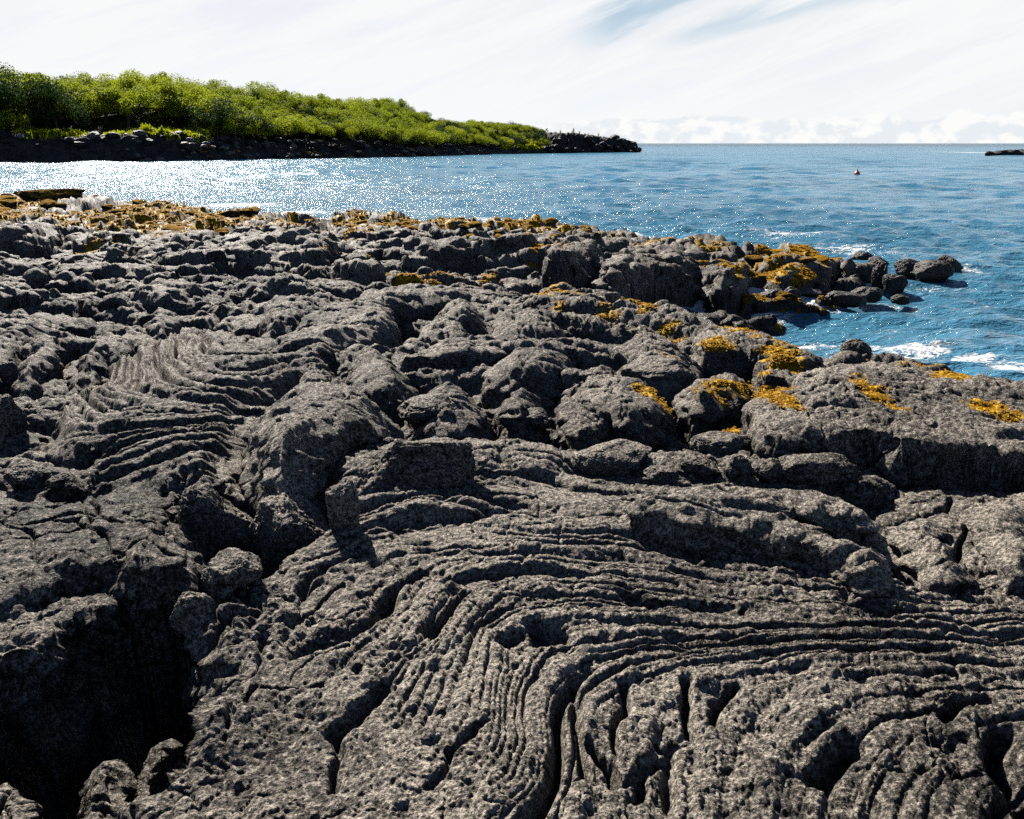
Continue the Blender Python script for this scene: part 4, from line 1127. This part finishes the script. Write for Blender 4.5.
# streaky high veil: noise on a tilted strip
s1 = t.math('ADD', t.math('MULTIPLY', az, .9), t.math('MULTIPLY', el, 1.2)); s2 = t.math('SUBTRACT', t.math('MULTIPLY', el, 9.0), t.math('MULTIPLY', az, 3.2))
t.link(s1, cmb.inputs[0]); t.link(s2, cmb.inputs[1])
veil = t.noise(cmb.outputs[0], 2.6, 9, .66, .5)
def pxdir(u, v):
    r = ray(u, v); return math.atan2(r[0], r[1]), math.atan2(r[2], math.hypot(r[0], r[1]))
def streak(p0, p1, wid, strength):
    (a0, e0), (a1, e1) = pxdir(*p0), pxdir(*p1)
    L_ = math.hypot(a1 - a0, e1 - e0); ux, uy = (a1 - a0) / L_, (e1 - e0) / L_
    dd = t.math('SUBTRACT', t.math('MULTIPLY', t.math('SUBTRACT', az, a0), -uy), t.math('MULTIPLY', t.math('SUBTRACT', el, e0), -ux))
    dd = t.math('ADD', dd, t.math('MULTIPLY', t.math('SUBTRACT', veil, .5), wid * 3.2))
    al = t.math('ADD', t.math('MULTIPLY', t.math('SUBTRACT', az, a0), ux), t.math('MULTIPLY', t.math('SUBTRACT', el, e0), uy))
    m1 = t.ramp(t.math('ABSOLUTE', dd), 0, wid, 1, 0)
    m2 = t.ramp(al, -.02, .06, 0, 1)
    return t.math('MULTIPLY', t.math('MULTIPLY', m1, m2), strength)
gap = t.math('MAXIMUM', streak((575, 42), (690, -8), .030, .85), streak((655, 44), (860, -8), .016, .5))
thin = t.math('MULTIPLY', t.ramp(el, math.radians(9.5), math.radians(15), 1, 0), t.ramp(t.math('ABSOLUTE', az), math.radians(48), math.radians(85), 1, .1))
cover = t.math('MULTIPLY', t.ramp(veil, .30, .62, .84, 1.0), thin)
# cumulus bank low over the horizon
cb = t.new('ShaderNodeCombineXYZ'); t.link(t.math('MULTIPLY', az, 26), cb.inputs[0]); t.link(t.math('MULTIPLY', el, 40), cb.inputs[1])
puff = t.noise(cb.outputs[0], 1.0, 7, .6, .2)
cb2 = t.new('ShaderNodeCombineXYZ'); t.link(t.math('MULTIPLY', az, 7), cb2.inputs[0])
lump = t.noise(cb2.outputs[0], 1.0, 3, .5)
top = t.math('ADD', t.math('MULTIPLY', puff, .030), t.math('MULTIPLY', lump, .024))
bank = t.ramp(t.math('SUBTRACT', top, el), -.0015, .0025)
cbs = t.new('ShaderNodeCombineXYZ'); t.link(t.math('ADD', t.math('MULTIPLY', az, 26), .35), cbs.inputs[0]); t.link(t.math('SUBTRACT', t.math('MULTIPLY', el, 40), .35), cbs.inputs[1])
puff2 = t.noise(cbs.outputs[0], 1.0, 7, .6, .2)
shade = t.ramp(t.math('SUBTRACT', puff, puff2), -.07, .09)
CB = SKYK = 1.0
bankc = t.mix(shade, rgba(7.6, 8.0, 8.4), rgba(9.1, 9.1, 9.0))
veilc = rgba(8.8, 8.9, 8.9)
c = t.mix(cover, sky.outputs[0], t.mix(gap, veilc, rgba(4.1, 5.6, 6.8)))
c = t.mix(t.math('MULTIPLY', bank, t.ramp(az, -.02, .12)), c, bankc)
t.link(c, bg.inputs['Color']); bg.inputs['Strength'].default_value = .05

vs = scene.view_settings
vs.view_transform = 'Standard'; vs.look = 'None'; vs.exposure = 1.1; vs.gamma = 1; vs.use_curve_mapping = False
scene.cycles.use_denoising = False
scene.cycles.max_bounces = 5; scene.cycles.diffuse_bounces = 0; scene.cycles.glossy_bounces = 3; scene.cycles.transparent_max_bounces = 4
scene.cycles.use_adaptive_sampling = True; scene.cycles.adaptive_threshold = .02
print('done', round(time.time() - T0, 1))
